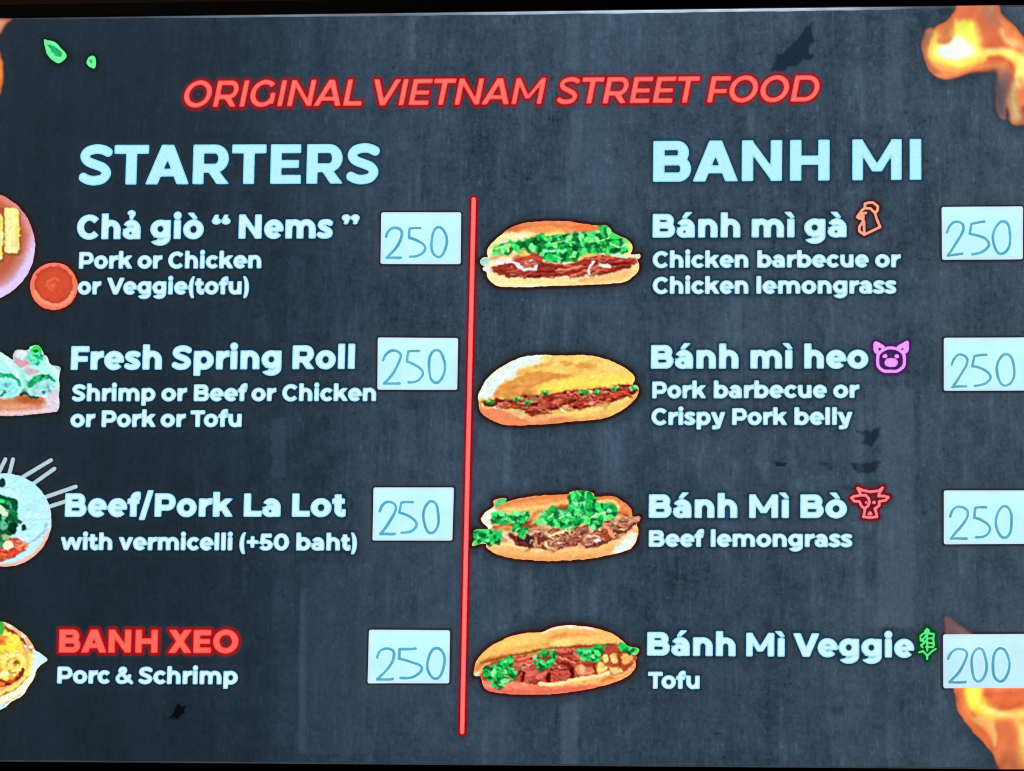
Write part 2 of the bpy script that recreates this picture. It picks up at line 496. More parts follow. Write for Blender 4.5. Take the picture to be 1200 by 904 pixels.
def glyph(ch, X, Y, V, H):
    mn, mx = np.minimum, np.maximum
    B = lambda a, b, c, d: sd_box(X, Y, a, b, c, d)
    PL = lambda p: sd_poly(X, Y, p)
    EL = lambda a, b, c, d: sd_ell(X, Y, a, b, c, d)
    ring = lambda cx, cy, rx, ry, v=V, h=H: mx(EL(cx, cy, rx, ry), -EL(cx, cy, rx - v, ry - h))
    ST = lambda p, t, n=6: sd_line(X, Y, spline(p, False, n)) - t / 2

    def U(*a):
        r = a[0]
        for q in a[1:]: r = mn(r, q)
        return r

    def dshape(x0, y0, x1, y1, k=1.0):
        ry = (y1 - y0) / 2; rx = ry * k; cy = (y0 + y1) / 2
        o = mn(B(x0, y0, x1 - rx, y1), EL(x1 - rx, cy, rx, ry))
        irx, iry = rx - V * 0.96, ry - H
        i = mn(B(x0 + V, y0 + H, x1 - rx, y1 - H), EL(x1 - rx, cy, irx, iry))
        return mx(o, -i)

    def arch(x0, x1, yt):
        rx = (x1 - x0) / 2; ry = rx * 0.98; cx = (x0 + x1) / 2
        o = mn(B(x0, -400, x1, yt - ry), EL(cx, yt - ry, rx, ry))
        i = mn(B(x0 + V, -500, x1 - V, yt - ry), EL(cx, yt - ry, rx - V, ry - H))
        return mx(mx(o, -i), -Y)

    if ch in MARKS:
        base, mk = MARKS[ch]
        d = glyph(base, X, Y, V, H)
        w = GW['i' if base == 'ı' else base][1] or V
        c = w / 2
        if mk == 'acute': m = PL([(c - 105, 605), (c + 15, 605), (c + 185, 760), (c + 5, 760)])
        elif mk == 'grave': m = PL([(c + 105, 605), (c - 15, 605), (c - 185, 760), (c - 5, 760)])
        else: m = ST([(c - 85, 770), (c - 10, 800), (c + 55, 760), (c + 30, 700), (c - 20, 675), (c - 20, 625)], 92)
        return mn(d, m)
    if ch == 'A':
        vd = V * 1.12
        L_ = PL([(0, 0), (vd, 0), (400 + vd / 2, 700), (400 - vd / 2, 700)])
        R_ = PL([(800, 0), (800 - vd, 0), (400 - vd / 2, 700), (400 + vd / 2, 700)])
        return U(L_, R_, B(180, 140, 620, 140 + H * 0.86))
    if ch == 'B': return mn(dshape(0, 0, 670, 365 + H * 0.46), dshape(0, 365 - H * 0.46, 630, 700))
    if ch == 'C': return mx(ring(380, 350, 380, 364), -PL([(390, 350), (900, 815), (1200, 350), (900, -115)]))
    if ch == 'D': return dshape(0, 0, 745, 700, 1.03)
    if ch == 'E': return U(B(0, 0, V, 700), B(0, 0, 560, H), B(0, 282, 520, 282 + H * 0.9), B(0, 700 - H, 552, 700))
    if ch == 'F': return U(B(0, 0, V, 700), B(0, 245, 500, 245 + H * 0.95), B(0, 700 - H, 545, 700))
    if ch == 'G': return mn(mx(mx(ring(385, 350, 385, 364), X - 725), -PL([(390, 350), (900, 815), (1200, 350), (700, 345)])), B(728 - V * 0.95, 70, 728, 365))
    if ch == 'H': return U(B(0, 0, V, 700), B(700 - V, 0, 700, 700), B(0, 350 - H / 2, 700, 350 + H / 2))
    if ch == 'I': return B(0, 0, V, 700)
    if ch == 'L': return U(B(0, 0, V, 700), B(0, 0, 530, H))
    if ch == 'M':
        return U(B(0, 0, V * 0.92, 700), B(860 - V * 0.92, 0, 860, 700), PL([(0, 700), (V * 0.85, 700), (430 + V * 0.42, 150), (430 - V * 0.42, 150)]),
                 PL([(860, 700), (860 - V * 0.85, 700), (430 - V * 0.42, 150), (430 + V * 0.42, 150)]))
    if ch == 'N': return U(B(0, 0, V, 700), B(710 - V, 0, 710, 700), PL([(0, 700), (V * 0.9, 700), (710, 0), (710 - V * 0.9, 0)]))
    if ch == 'O': return ring(400, 350, 400, 364)
    if ch == 'P': return mn(B(0, 0, V, 700), dshape(0, 190, 655, 700))
    if ch == 'R': return U(B(0, 0, V, 700), dshape(0, 205, 655, 700), mx(PL([(240, 280), (440, 280), (670, 0), (670 - V * 1.15, 0)]), -Y))
    if ch == 'S':
        t = (V + H) / 2 * 0.93; k = t / 2
        T, Bt, L, R = 714 - k, -14 + k, 22 + k, 592 - k
        return ST([(528, T - 56), (440, T - 16), (325, T), (L + 72, T - 34), (L, T - 125), (L + 62, T - 222), (310, 352), (R - 62, Bt + 228), (R, Bt + 132), (R - 70, Bt + 34), (300, Bt), (180, Bt + 14), (86, Bt + 58)], t)
    if ch == 'T': return U(B(0, 700 - H, 630, 700), B(315 - V / 2, 0, 315 + V / 2, 700))
    if ch == 'V': return U(PL([(0, 700), (V * 1.1, 700), (395 + V * 0.5, 0), (395 - V * 0.5, 0)]), PL([(790, 700), (790 - V * 1.1, 700), (395 - V * 0.5, 0), (395 + V * 0.5, 0)]))
    if ch == 'X': return U(PL([(10, 700), (10 + V * 1.2, 700), (740, 0), (740 - V * 1.2, 0)]), PL([(730, 700), (730 - V * 1.2, 700), (0, 0), (V * 1.2, 0)]))
    if ch == 'o': return ring(310, 270, 310, 282)
    if ch == 'c': return mx(ring(300, 270, 300, 282), -PL([(310, 270), (660, 560), (900, 270), (660, -20)]))
    if ch == 'e': return mn(mx(ring(298, 270, 298, 282), -PL([(330, 218), (800, 218), (800, 40), (520, 78)])), mx(B(60, 216, 590, 216 + H * 0.64), EL(298, 270, 296, 290)))
    if ch == 'a':
        top = mx(mx(ring(262, 280, 278, 270), 285 - Y), -PL([(250, 280), (-200, 280), (-200, 470), (40, 420), (230, 330)]))
        bowl = ring(235, 162, 235, 172, V * 0.92, H * 0.72)
        return U(top, mx(bowl, X - 520), B(540 - V, 0, 540, 300), B(230, 334 - H * 0.72, 400, 334))
    if ch == 'b': return U(ring(310, 270, 305, 282), B(0, 0, V, 745))
    if ch == 'p': return U(ring(310, 270, 305, 282), B(0, -195, V, 540))
    if ch == 'g':
        return U(ring(300, 285, 300, 267), B(610 - V, 20, 610, 540), mx(mx(ring(300, 20, 310, 222), Y - 20), -PL([(300, 40), (-200, 40), (-200, -165), (50, -95), (200, -60)])))
    if ch in 'hn': return U(B(0, 0, V, 745 if ch == 'h' else 545), arch(0, 580, 552))
    if ch == 'm': return U(B(0, 0, V * 0.95, 545), arch(0, 555, 552), arch(555 - V, 950, 552) if 950 - 555 + V > 2 * V + 20 else arch(400, 950, 552))
    if ch == 'u':
        Yf = 540 - Y
        rx, cx = 287.5, 287.5; ry = rx * 0.98
        o = mn(sd_box(X, Yf, 0, -400, 575, 552 - ry), sd_ell(X, Yf, cx, 552 - ry, rx, ry))
        i = mn(sd_box(X, Yf, V, -500, 575 - V, 552 - ry), sd_ell(X, Yf, cx, 552 - ry, rx - V, ry - H))
        return mn(mx(mx(o, -i), -Yf), B(575 - V, 0, 575, 540))
    if ch == 'i': return mn(B(0, 0, V, 540), EL(V / 2, 690, V * 0.58, V * 0.56))
    if ch == 'ı': return B(0, 0, V, 540)
    if ch == 'l': return B(0, 0, V, 745)
    if ch == 'k': return U(B(0, 0, V, 745), PL([(120, 150), (120, 330), (390, 540), (610, 540), (230, 180)]), PL([(210, 290), (360, 390), (620, 0), (620 - V * 1.15, 0)]))
    if ch == 'r': return mn(B(0, 0, V, 540), mx(mx(ring(400, 225, 400, 330, V, H * 1.12), X - 390), 250 - Y))
    if ch == 's':
        t = H * 0.92; k = t / 2
        T, Bt, L, R = 553 - k, -12 + k, 12 + k, 472 - k
        return ST([(402, T - 32), (330, T - 7), (240, T), (L + 42, T - 26), (L, T - 92), (L + 52, T - 158), (240, 276), (R - 52, Bt + 166), (R, Bt + 96), (R - 44, Bt + 26), (230, Bt), (140, Bt + 9), (62, Bt + 40)], t)
    if ch == 'f': return U(B(85, 0, 85 + V, 560), B(0, 400, 360, 400 + H * 0.9), mx(mx(ring(85 + 225, 545, 225, 210), 540 - Y), X - 395))
    if ch == 't': return U(B(75, 150, 75 + V, 670), B(0, 400, 370, 400 + H * 0.9), mx(mx(ring(75 + 215, 200, 215, 212), Y - 210), X - 400))
    if ch == 'v': return U(PL([(0, 540), (V * 1.08, 540), (315 + V * 0.45, 0), (315 - V * 0.45, 0)]), PL([(630, 540), (630 - V * 1.05, 540), (315 - V * 0.45, 0), (315 + V * 0.45, 0)]))
    if ch == 'y': return U(PL([(0, 540), (V * 1.08, 540), (350 + V * 0.35, 30), (315 - V * 0.45, 0)]), PL([(630, 540), (630 - V * 1.05, 540), (235, -195), (235 + V * 0.9, -150)]), PL([(60, -195), (60, -60), (240, -40), (300, -160), (220, -195)]))
    if ch == 'w':
        h = V * 0.46
        z = lambda a, b: PL([(a - h, 540), (a + h, 540), (b + h, 0), (b - h, 0)])
        return U(z(h, 245), z(475, 245), z(475, 705), z(950 - h, 705))
    if ch == '5': return U(B(90, 700 - H, 530, 700), PL([(90, 700), (90 + V * 0.95, 700), (60 + V * 0.95, 330), (45, 330)]), mx(mx(ring(285, 215, 295, 228), -PL([(240, 215), (-300, 420), (-300, 60), (20, 110)])), -B(-100, 445, 30, 900)))
    if ch == '0': return ring(325, 350, 325, 364)
    if ch == '+': return U(B(0, 350 - H * 0.45, 480, 350 + H * 0.45), B(240 - H * 0.45, 110, 240 + H * 0.45, 590))
    if ch == '(': return mx(mx(ring(330, 275, 330, 560, V * 0.95, 0.1), X - 255), sd_box(X, Y, -100, -165, 300, 760))
    if ch == ')': return mx(mx(sd_ell(255 - X, Y, 330, 275, 330, 560), -sd_ell(255 - X, Y, 330, 275, 330 - V * 0.95, 559.9)), sd_box(X, Y, -100, -165, 300, 760))
    if ch == '/': return PL([(0, -100), (V * 0.85, -100), (430, 800), (430 - V * 0.85, 800)])
    if ch == '&':
        t = H * 0.88
        return U(ST([(690, 40), (520, 190), (250, 450), (190, 560), (250, 640), (370, 640), (410, 555), (330, 450), (150, 340), (75, 200), (150, 80), (310, 55), (470, 120), (570, 240), (600, 330)], t, 8))
    if ch in '“”':
        if ch == '“':
            X2, Y2 = 430 - X, 1120 - Y
        else: X2, Y2 = X, Y
        q = lambda a: mn(sd_ell(X2, Y2, a + 95, 605, 95, 90), sd_poly(X2, Y2, [(a + 50, 420), (a + 125, 420), (a + 190, 600), (a + 95, 640)]))
        return mn(q(0), q(225))
    raise KeyError(ch)


def lean(x):
    return float(np.interp(x, [80, 550, 1104], [-0.032, -0.020, 0.003]))


def word_layout(word, V):
    pen, out, prev = 0.0, [], ''
    for ch in word:
        base = MARKS[ch][0] if ch in MARKS else ch
        l, w, r = GW['i' if base == 'ı' else base]
        w = w or V
        pen += KERN.get(prev + ch, 0)
        if out: pen += l
        out.append((ch, pen)); pen += w
        last = pen
        pen += r
        prev = ch
    return out, last


def text_field(words, xs, ys, cap, base, V, H, shear=0.0, margin=16.0):
    """words: (text, x0, x1); base: (y at first x, y at last x). Returns distance in pixels on the grid"""
    F = np.full((len(ys), len(xs)), 99.0)
    xa, xb = words[0][1], words[-1][2]
    sy = cap / 700.0
    for text, x0, x1 in words:
        lay, nat = word_layout(text, V)
        extra = shear * 700 if shear else 0
        sx = (x1 - x0) / (nat + extra)
        for ch, pen in lay:
            yb0 = np.interp((x0 + x1) / 2, [xa, xb], base)
            base_ch = MARKS[ch][0] if ch in MARKS else ch
            w = GW['i' if base_ch == 'ı' else base_ch][1] or V
            gx0 = x0 + pen * sx; gx1 = x0 + (pen + w + extra) * sx
            i0, i1 = np.searchsorted(xs, [gx0 - margin, gx1 + margin])
            j0, j1 = np.searchsorted(ys, [yb0 - 830 * sy - margin, yb0 + 220 * sy + margin])
            if i1 <= i0 or j1 <= j0: continue
            XX, YY = np.meshgrid(xs[i0:i1], ys[j0:j1])
            yl = base[0] + (base[1] - base[0]) * (XX - xa) / max(xb - xa, 1)
            ln = lean(gx0)
            Uu = (XX - ln * (YY - yl) - x0) / sx - pen
            Vv = (yl - YY) / sy
            Uu = Uu - shear * Vv
            d = glyph(ch, Uu, Vv, V, H) * (sx + sy) / 2
            F[j0:j1, i0:i1] = np.minimum(F[j0:j1, i0:i1], d)
    return F


STYLE = {
    'heading': dict(V=196, H=152, grow=0.35, core=(186, 246, 255), edge=(120, 208, 240), ring=(12, 52, 84), rw=0.8, ra=0.78),
    'name': dict(V=192, H=156, grow=0.75, core=(210, 251, 255), edge=(124, 204, 238), ring=(10, 40, 66), rw=0.8, ra=0.76),
    'desc': dict(V=176, H=144, grow=0.68, core=(220, 252, 255), edge=(128, 204, 236), ring=(10, 36, 58), rw=0.6, ra=0.72),
    'title': dict(V=142, H=116, grow=0.3, core=(253, 118, 108), edge=(240, 66, 64), ring=(158, 12, 22), rw=1.4, ra=0.92),
    'red': dict(V=192, H=156, grow=0.5, core=(252, 108, 94), edge=(240, 64, 58), ring=(172, 12, 20), rw=1.5, ra=0.94),
}


def write(name, style, words, cap, base, shear=0.0):
    s = STYLE[style]
    x0, x1 = words[0][1], words[-1][2]
    y0, y1 = min(base) - cap * 1.25, max(base) + cap * 0.36
    g = s['grow']                                     # the strokes swell by g: fit the skeleton inside the measured box
    words = [(t_, a_ + g, b_ - g) for t_, a_, b_ in words]
    cap -= 2 * g; base = (base[0] - g, base[1] - g)
    xs = np.arange(x0 - 4, x1 + 4.6, 0.6); ys = np.arange(y0 - 3, y1 + 3, 0.6)
    F = blur(text_field(words, xs, ys, cap, base, s['V'], s['H'], shear, 5.0), 2)
    XX, YY = np.meshgrid(xs, ys)
    F = F - s['grow'] + 0.25 * vnoise(XX, YY, 3.0, 3.0, len(words) + int(x0), 2)
    t = np.clip((F + 1.7) / 1.9, 0, 1)[..., None]
    rgb = np.asarray(s['core'], float) * (1 - t) + np.asarray(s['edge'], float) * t
    levelset(name, xs, ys, F, rgb, 0.0008, MAT_TEXT, board)
    sl = window(x0 - 16, y0 - 16, x1 + 16, y1 + 16)
    d = text_field(words, gx[sl[1]], gy[sl[0]], cap, base, s['V'], s['H'], shear, 16.0)
    outline(sl, d - s['grow'], s['ring'], s['rw'], s['ra'])


# worn dark patches that belong to the slate design
def patch(pts, color, a, ox=0, oy=0, s=1.0, rough=2.0, soft=1.0, seed=1):
    p = np.asarray(pts, float) / s + np.array([ox, oy])
    sl = window(p[:, 0].min() - 8, p[:, 1].min() - 8, p[:, 0].max() + 8, p[:, 1].max() + 8)
    X, Y = GX[sl], GY[sl]
    d = sd_poly(X, Y, p) + rough * 2.2 * vnoise(X, Y, 4.5, 4.5, seed, 3)
    over(sl, color, a * np.clip(0.5 - d / (2 * soft), 0, 1))


patch([(235, 640), (290, 520), (300, 440), (370, 430), (430, 370), (520, 280), (600, 190), (640, 130), (720, 60), (715, 190), (745, 280), (690, 340), (670, 420), (740, 460), (700, 500), (620, 500), (520, 580), (430, 590), (390, 640)], (29, 45, 62), 0.98, 880, 20, 10, 1.5, 0.7, 3)
patch([(60, 90), (110, 70), (180, 100), (150, 180), (100, 200)], (38, 55, 72), 0.75, 1060, 0, 5.65, 2, 1.5, 4)
patch([(230, 65), (320, 60), (300, 100), (235, 120)], (36, 52, 70), 0.7, 1060, 0, 5.65, 2, 1.5, 5)
patch([(405, 226), (430, 240), (460, 228), (480, 240), (527, 215), (524, 262), (505, 285), (482, 312), (440, 296), (452, 262), (420, 250)], (30, 42, 57), 0.95, 900, 446, 4, 2, 1, 6)
patch([(378, 385), (470, 388), (525, 375), (525, 405), (480, 440), (420, 432)], (28, 40, 54), 0.95, 900, 446, 4, 1.6, 1, 7)
patch([(35, 382), (90, 386), (85, 402), (40, 404)], (24, 34, 46), 0.95, 900, 446, 4, 1, 0.8, 8)
patch([(235, 380), (300, 388), (290, 402), (240, 400)], (34, 48, 62), 0.7, 900, 446, 4, 1, 1, 9)
patch([(340, 500), (380, 488), (410, 510), (370, 520)], (36, 50, 64), 0.7, 900, 446, 4, 1, 1, 10)
patch([(720, 615), (745, 612), (738, 630), (718, 630)], (32, 44, 58), 0.8, 900, 446, 4, 1, 1, 11)
patch([(300, 610), (350, 600), (345, 640), (310, 632)], (38, 50, 64), 0.6, 900, 678, 4, 2, 1, 12)
patch([(470, 75), (540, 68), (530, 95), (480, 100)], (44, 62, 80), 0.8, 900, 0, 4, 1.5, 1, 13)
patch([(80, 555), (135, 552), (110, 580), (85, 580)], (44, 60, 76), 0.7, 900, 0, 4, 1.5, 1, 14)
patch([(570, 500), (640, 515), (640, 545), (580, 540)], (44, 56, 76), 0.6, 300, 0, 4, 2, 1.5, 15)
patch([(1040, 545), (1100, 540), (1090, 560), (1050, 570)], (44, 60, 78), 0.6, 600, 0, 4, 2, 1.5, 16)
patch([(355, 210), (410, 200), (405, 222), (360, 230)], (38, 52, 68), 0.7, 300, 678, 4, 1, 1, 17)
patch([(788, 656), (812, 632), (822, 600), (838, 582), (850, 602), (880, 594), (864, 616), (868, 630), (842, 644), (834, 666), (820, 654)], (6, 8, 12), 0.97, 0, 678, 4, 0.7, 0.6, 18)
patch([(352, 690), (358, 690), (358, 880), (350, 880)], (72, 92, 112), 0.35, 0, 0, 1, 1.5, 2, 19)
patch([(1030, 455), (1071, 455), (1071, 735), (1028, 735)], (84, 106, 125), 0.38, 0, 0, 1, 2.5, 3, 20)
patch([(1004, 470), (1012, 470), (1012, 700), (1003, 700)], (84, 106, 125), 0.30, 0, 0, 1, 2.5, 2, 27)
patch([(690, 690), (700, 690), (700, 735), (690, 735)], (84, 106, 125), 0.30, 0, 0, 1, 3, 2, 28)
patch([(612, 560), (622, 560), (624, 720), (612, 720)], (84, 106, 125), 0.28, 0, 0, 1, 3, 2, 29)
patch([(353, 660), (430, 660), (430, 884), (351, 884)], (62, 82, 100), 0.22, 0, 0, 1, 1.5, 1.0, 32)
patch([(440, 640), (560, 640), (560, 880), (440, 880)], (60, 80, 98), 0.15, 0, 0, 1, 4, 6.0, 33)
patch([(318, 490), (334, 490), (334, 560), (318, 560)], (64, 86, 106), 0.30, 0, 0, 1, 3, 2, 30)
patch([(480, 20), (486, 20), (486, 70), (480, 70)], (92, 116, 138), 0.30, 0, 0, 1, 3, 2, 31)
patch([(1038, 20), (1062, 20), (1060, 130), (1036, 130)], (80, 104, 124), 0.30, 0, 0, 1, 3, 4, 21)
patch([(664, 20), (680, 20), (680, 82), (664, 82)], (80, 104, 124), 0.28, 0, 0, 1, 2, 2, 22)
patch([(668, 130), (684, 130), (680, 200), (666, 200)], (84, 108, 128), 0.30, 0, 0, 1, 3, 2, 23)
patch([(657, 820), (680, 820), (676, 900), (657, 900)], (82, 102, 120), 0.33, 0, 0, 1, 2.5, 2, 24)
patch([(466, 480), (487, 480), (487, 545), (466, 545)], (72, 94, 114), 0.30, 0, 0, 1, 2, 2, 25)
patch([(1005, 690), (1070, 690), (1070, 735), (1005, 735)], (76, 94, 110), 0.28, 0, 0, 1, 3, 2, 26)

# ------------------------------------------------------------------ the words of the menu
write('title_text', 'title', [('ORIGINAL', 213, 429), ('VIETNAM', 432, 640), ('STREET', 650.5, 820.5), ('FOOD', 828, 963)], 31, (126.3, 119.5), 0.2)
write('heading_text', 'heading', [('STARTERS', 92, 444.5)], 46.5, (217, 215.5))
write('heading_text', 'heading', [('BANH', 765, 972), ('MI', 998.5, 1079.5)], 48, (213.7, 211.2))
NAMES = [
    ([('Chả', 90, 165), ('giò', 176, 239), ('“', 247, 270), ('Nems', 279.5, 390.5), ('”', 400, 422)], 28.7, (281, 279.8)),
    ([('Fresh', 83, 190), ('Spring', 201, 330), ('Roll', 342.5, 416)], 28.2, (434, 432.8)),
    ([('Beef/Pork', 76, 273), ('La', 285.5, 329), ('Lot', 342, 405.5)], 27.8, (606, 606)),
    ([('Bánh', 764.5, 867.5), ('mì', 880.5, 931), ('gà', 942, 992)], 28, (279, 278.6)),
    ([('Bánh', 762.5, 865.5), ('mì', 879, 928.5), ('heo', 942, 1017.5)], 28, (432.5, 432.3)),
    ([('Bánh', 760, 864), ('Mì', 877.5, 924.5), ('Bò', 937.5, 992.5)], 28, (607.3, 607.5)),
    ([('Bánh', 758, 862), ('Mì', 874, 919.5), ('Veggie', 929, 1071)], 28, (768.5, 771)),
]
for wd, cap, base in NAMES: write('dish_name', 'name', wd, cap, base)
write('dish_name', 'red', [('BANH', 69, 185), ('XEO', 197, 279.5)], 27.5, (765, 765.7))
DESCS = [
    ([('Pork', 92.5, 155.5), ('or', 161, 190.5), ('Chicken', 197, 306.5)], 20, (315.5, 315)),
    ([('or', 91, 119), ('Veggie(tofu)', 125, 292)], 20, (345.7, 345.5)),
    ([('Shrimp', 84, 182.5), ('or', 189, 219.5), ('Beef', 227, 290), ('or', 294.5, 324), ('Chicken', 330.5, 441)], 20, (470.7, 470.5)),
    ([('or', 82.5, 112), ('Pork', 119, 183), ('or', 188, 218), ('Tofu', 223, 283.5)], 20, (501, 500.8)),
    ([('with', 71, 132), ('vermicelli', 139, 272.5), ('(+50', 280.5, 339), ('baht)', 347, 418.5)], 20, (645, 645.5)),
    ([('Porc', 67, 129.5), ('&', 135, 156), ('Schrimp', 162, 279)], 20.2, (801.2, 802.3)),
    ([('Chicken', 764.5, 877), ('barbecue', 887, 1018), ('or', 1025, 1055.5)], 19.7, (314.5, 313.8)),
    ([('Chicken', 764.5, 877), ('lemongrass', 886, 1050.5)], 20, (345, 344.6)),
    ([('Pork', 764, 827.5), ('barbecue', 836, 969), ('or', 976, 1007)], 20, (467.3, 466.8)),
    ([('Crispy', 763, 850), ('Pork', 857.5, 922.5), ('belly', 930.5, 999)], 20, (498.6, 498.4)),
    ([('Beef', 760, 825), ('lemongrass', 832.5, 999)], 20, (641.2, 641.5)),
    ([('Tofu', 759, 820)], 20.2, (807.3, 807.6)),
]
for wd, cap, base in DESCS: write('dish_description', 'desc', wd, cap, base)

# ------------------------------------------------------------------ line art on the screen
def stroke_art(name, lines, width, core, edge, ring, ox, oy, s, fills=(), rw=2.0, ra=0.9, far_a=0.42, depth=0.0008):
    """lines: open point lists drawn as strokes of that width (zoom units); fills: filled polygons"""
    ps = [np.asarray(l, float) / s + np.array([ox, oy]) for l in lines]
    fs = [np.asarray(f, float) / s + np.array([ox, oy]) for f in fills]
    allp = np.concatenate(ps + fs)
    x0, y0 = allp.min(0) - 4; x1, y1 = allp.max(0) + 4

    def field(X, Y):
        d = np.full(X.shape, 99.0)
        for p in ps: d = np.minimum(d, sd_line(X, Y, p) - width / s / 2)
        for f in fs: d = np.minimum(d, sd_poly(X, Y, f))
        return d
    xs = np.arange(x0, x1, 0.5); ys = np.arange(y0, y1, 0.5)
    X, Y = np.meshgrid(xs, ys)
    F = blur(field(X, Y), 1) + 0.3 * vnoise(X, Y, 2.5, 2.5, int(ox) % 50, 2)
    t = np.clip((F + 1.2) / 1.4, 0, 1)[..., None]
    o = levelset(name, xs, ys, F, np.asarray(core, float) * (1 - t) + np.asarray(edge, float) * t, depth, MAT_TEXT, board)
    sl = window(x0 - 14, y0 - 14, x1 + 14, y1 + 14)
    outline(sl, field(GX[sl], GY[sl]), ring, rw, ra, 2.5, far_a=far_a)
    return o


stroke_art('divider_line', [[(555.3, 234), (548.2, 545), (541.6, 858)]], 5.6, (252, 122, 118), (236, 66, 74), (140, 6, 20), 0, 0, 1, rw=1.6, ra=0.96)
stroke_art('chicken_icon', [[(300, 420), (240, 465), (215, 450), (290, 340), (350, 290), (350, 215), (420, 195), (490, 190), (580, 260), (575, 330), (530, 375), (560, 480), (620, 625), (340, 760), (255, 700), (250, 630), (320, 520), (325, 430)],
                            [(350, 290), (450, 300), (530, 375)], [(335, 520), (340, 740)], [(290, 390), (370, 375)], [(240, 470), (300, 480)]], 48,
           (250, 178, 150), (235, 140, 110), (60, 14, 16), 990, 225, 15.07, rw=1.2)
stroke_art('pig_icon', [spline([(550, 295), (700, 330), (800, 420), (815, 560), (790, 660), (680, 740), (550, 745), (420, 740), (320, 660), (300, 560), (315, 420), (420, 330)], True)],
           62, (243, 166, 250), (222, 140, 236), (66, 20, 96), 1010, 390, 16.44,
           fills=[spline([(215, 250), (230, 190), (270, 170), (340, 200), (440, 270), (380, 330), (360, 300), (310, 310), (330, 360), (300, 420), (230, 370)], True),
                  spline([(905, 230), (890, 165), (850, 160), (800, 190), (670, 270), (730, 330), (760, 310), (800, 300), (775, 360), (810, 420), (890, 360)], True),
                  spline([(560, 490), (650, 510), (690, 580), (640, 655), (540, 665), (460, 640), (430, 580), (470, 510)], True),
                  spline([(395, 480), (405, 430), (450, 410), (490, 440), (470, 490)], True), spline([(620, 450), (660, 415), (710, 440), (705, 490), (650, 495)], True)])
stroke_art('cow_icon', [[(300, 185), (330, 250), (360, 310), (230, 330), (190, 355), (240, 415), (330, 420), (365, 500), (430, 550), (415, 640), (400, 690), (520, 705), (640, 690), (620, 590), (600, 550), (680, 490), (680, 420), (790, 400), (845, 345), (760, 325), (665, 325), (690, 260), (740, 180), (670, 230), (520, 250), (390, 225), (300, 185)],
                        [(350, 310), (440, 310), (490, 360), (510, 430), (480, 500), (430, 540)]], 50, (255, 140, 146), (246, 104, 112), (112, 8, 22), 985, 560, 15.07,
           fills=[spline([(470, 650), (515, 590), (565, 640), (530, 665)], True), spline([(550, 440), (580, 405), (620, 420), (610, 465), (570, 465)], True), spline([(425, 430), (450, 410), (470, 440), (440, 470)], True)], rw=2.0)
stroke_art('leaf_icon', [[(320, 565), (320, 180)], [(320, 180), (285, 220), (300, 250), (240, 275), (200, 310)], [(320, 180), (350, 210), (350, 250)], [(310, 290), (270, 340), (205, 390)], [(310, 380), (270, 430), (210, 470), (240, 510)],
                         [(345, 265), (440, 270), (430, 340), (430, 430), (440, 470), (420, 505), (300, 500)], [(360, 350), (430, 350)], [(350, 430), (440, 440)], [(200, 350), (220, 390), (260, 400)],
                         [(180, 595), (250, 575), (320, 650), (320, 715)], [(320, 660), (400, 580), (470, 535)]], 36, (112, 250, 150), (70, 214, 110), (4, 66, 30), 1065, 725, 15.07, rw=2.4, ra=0.95)


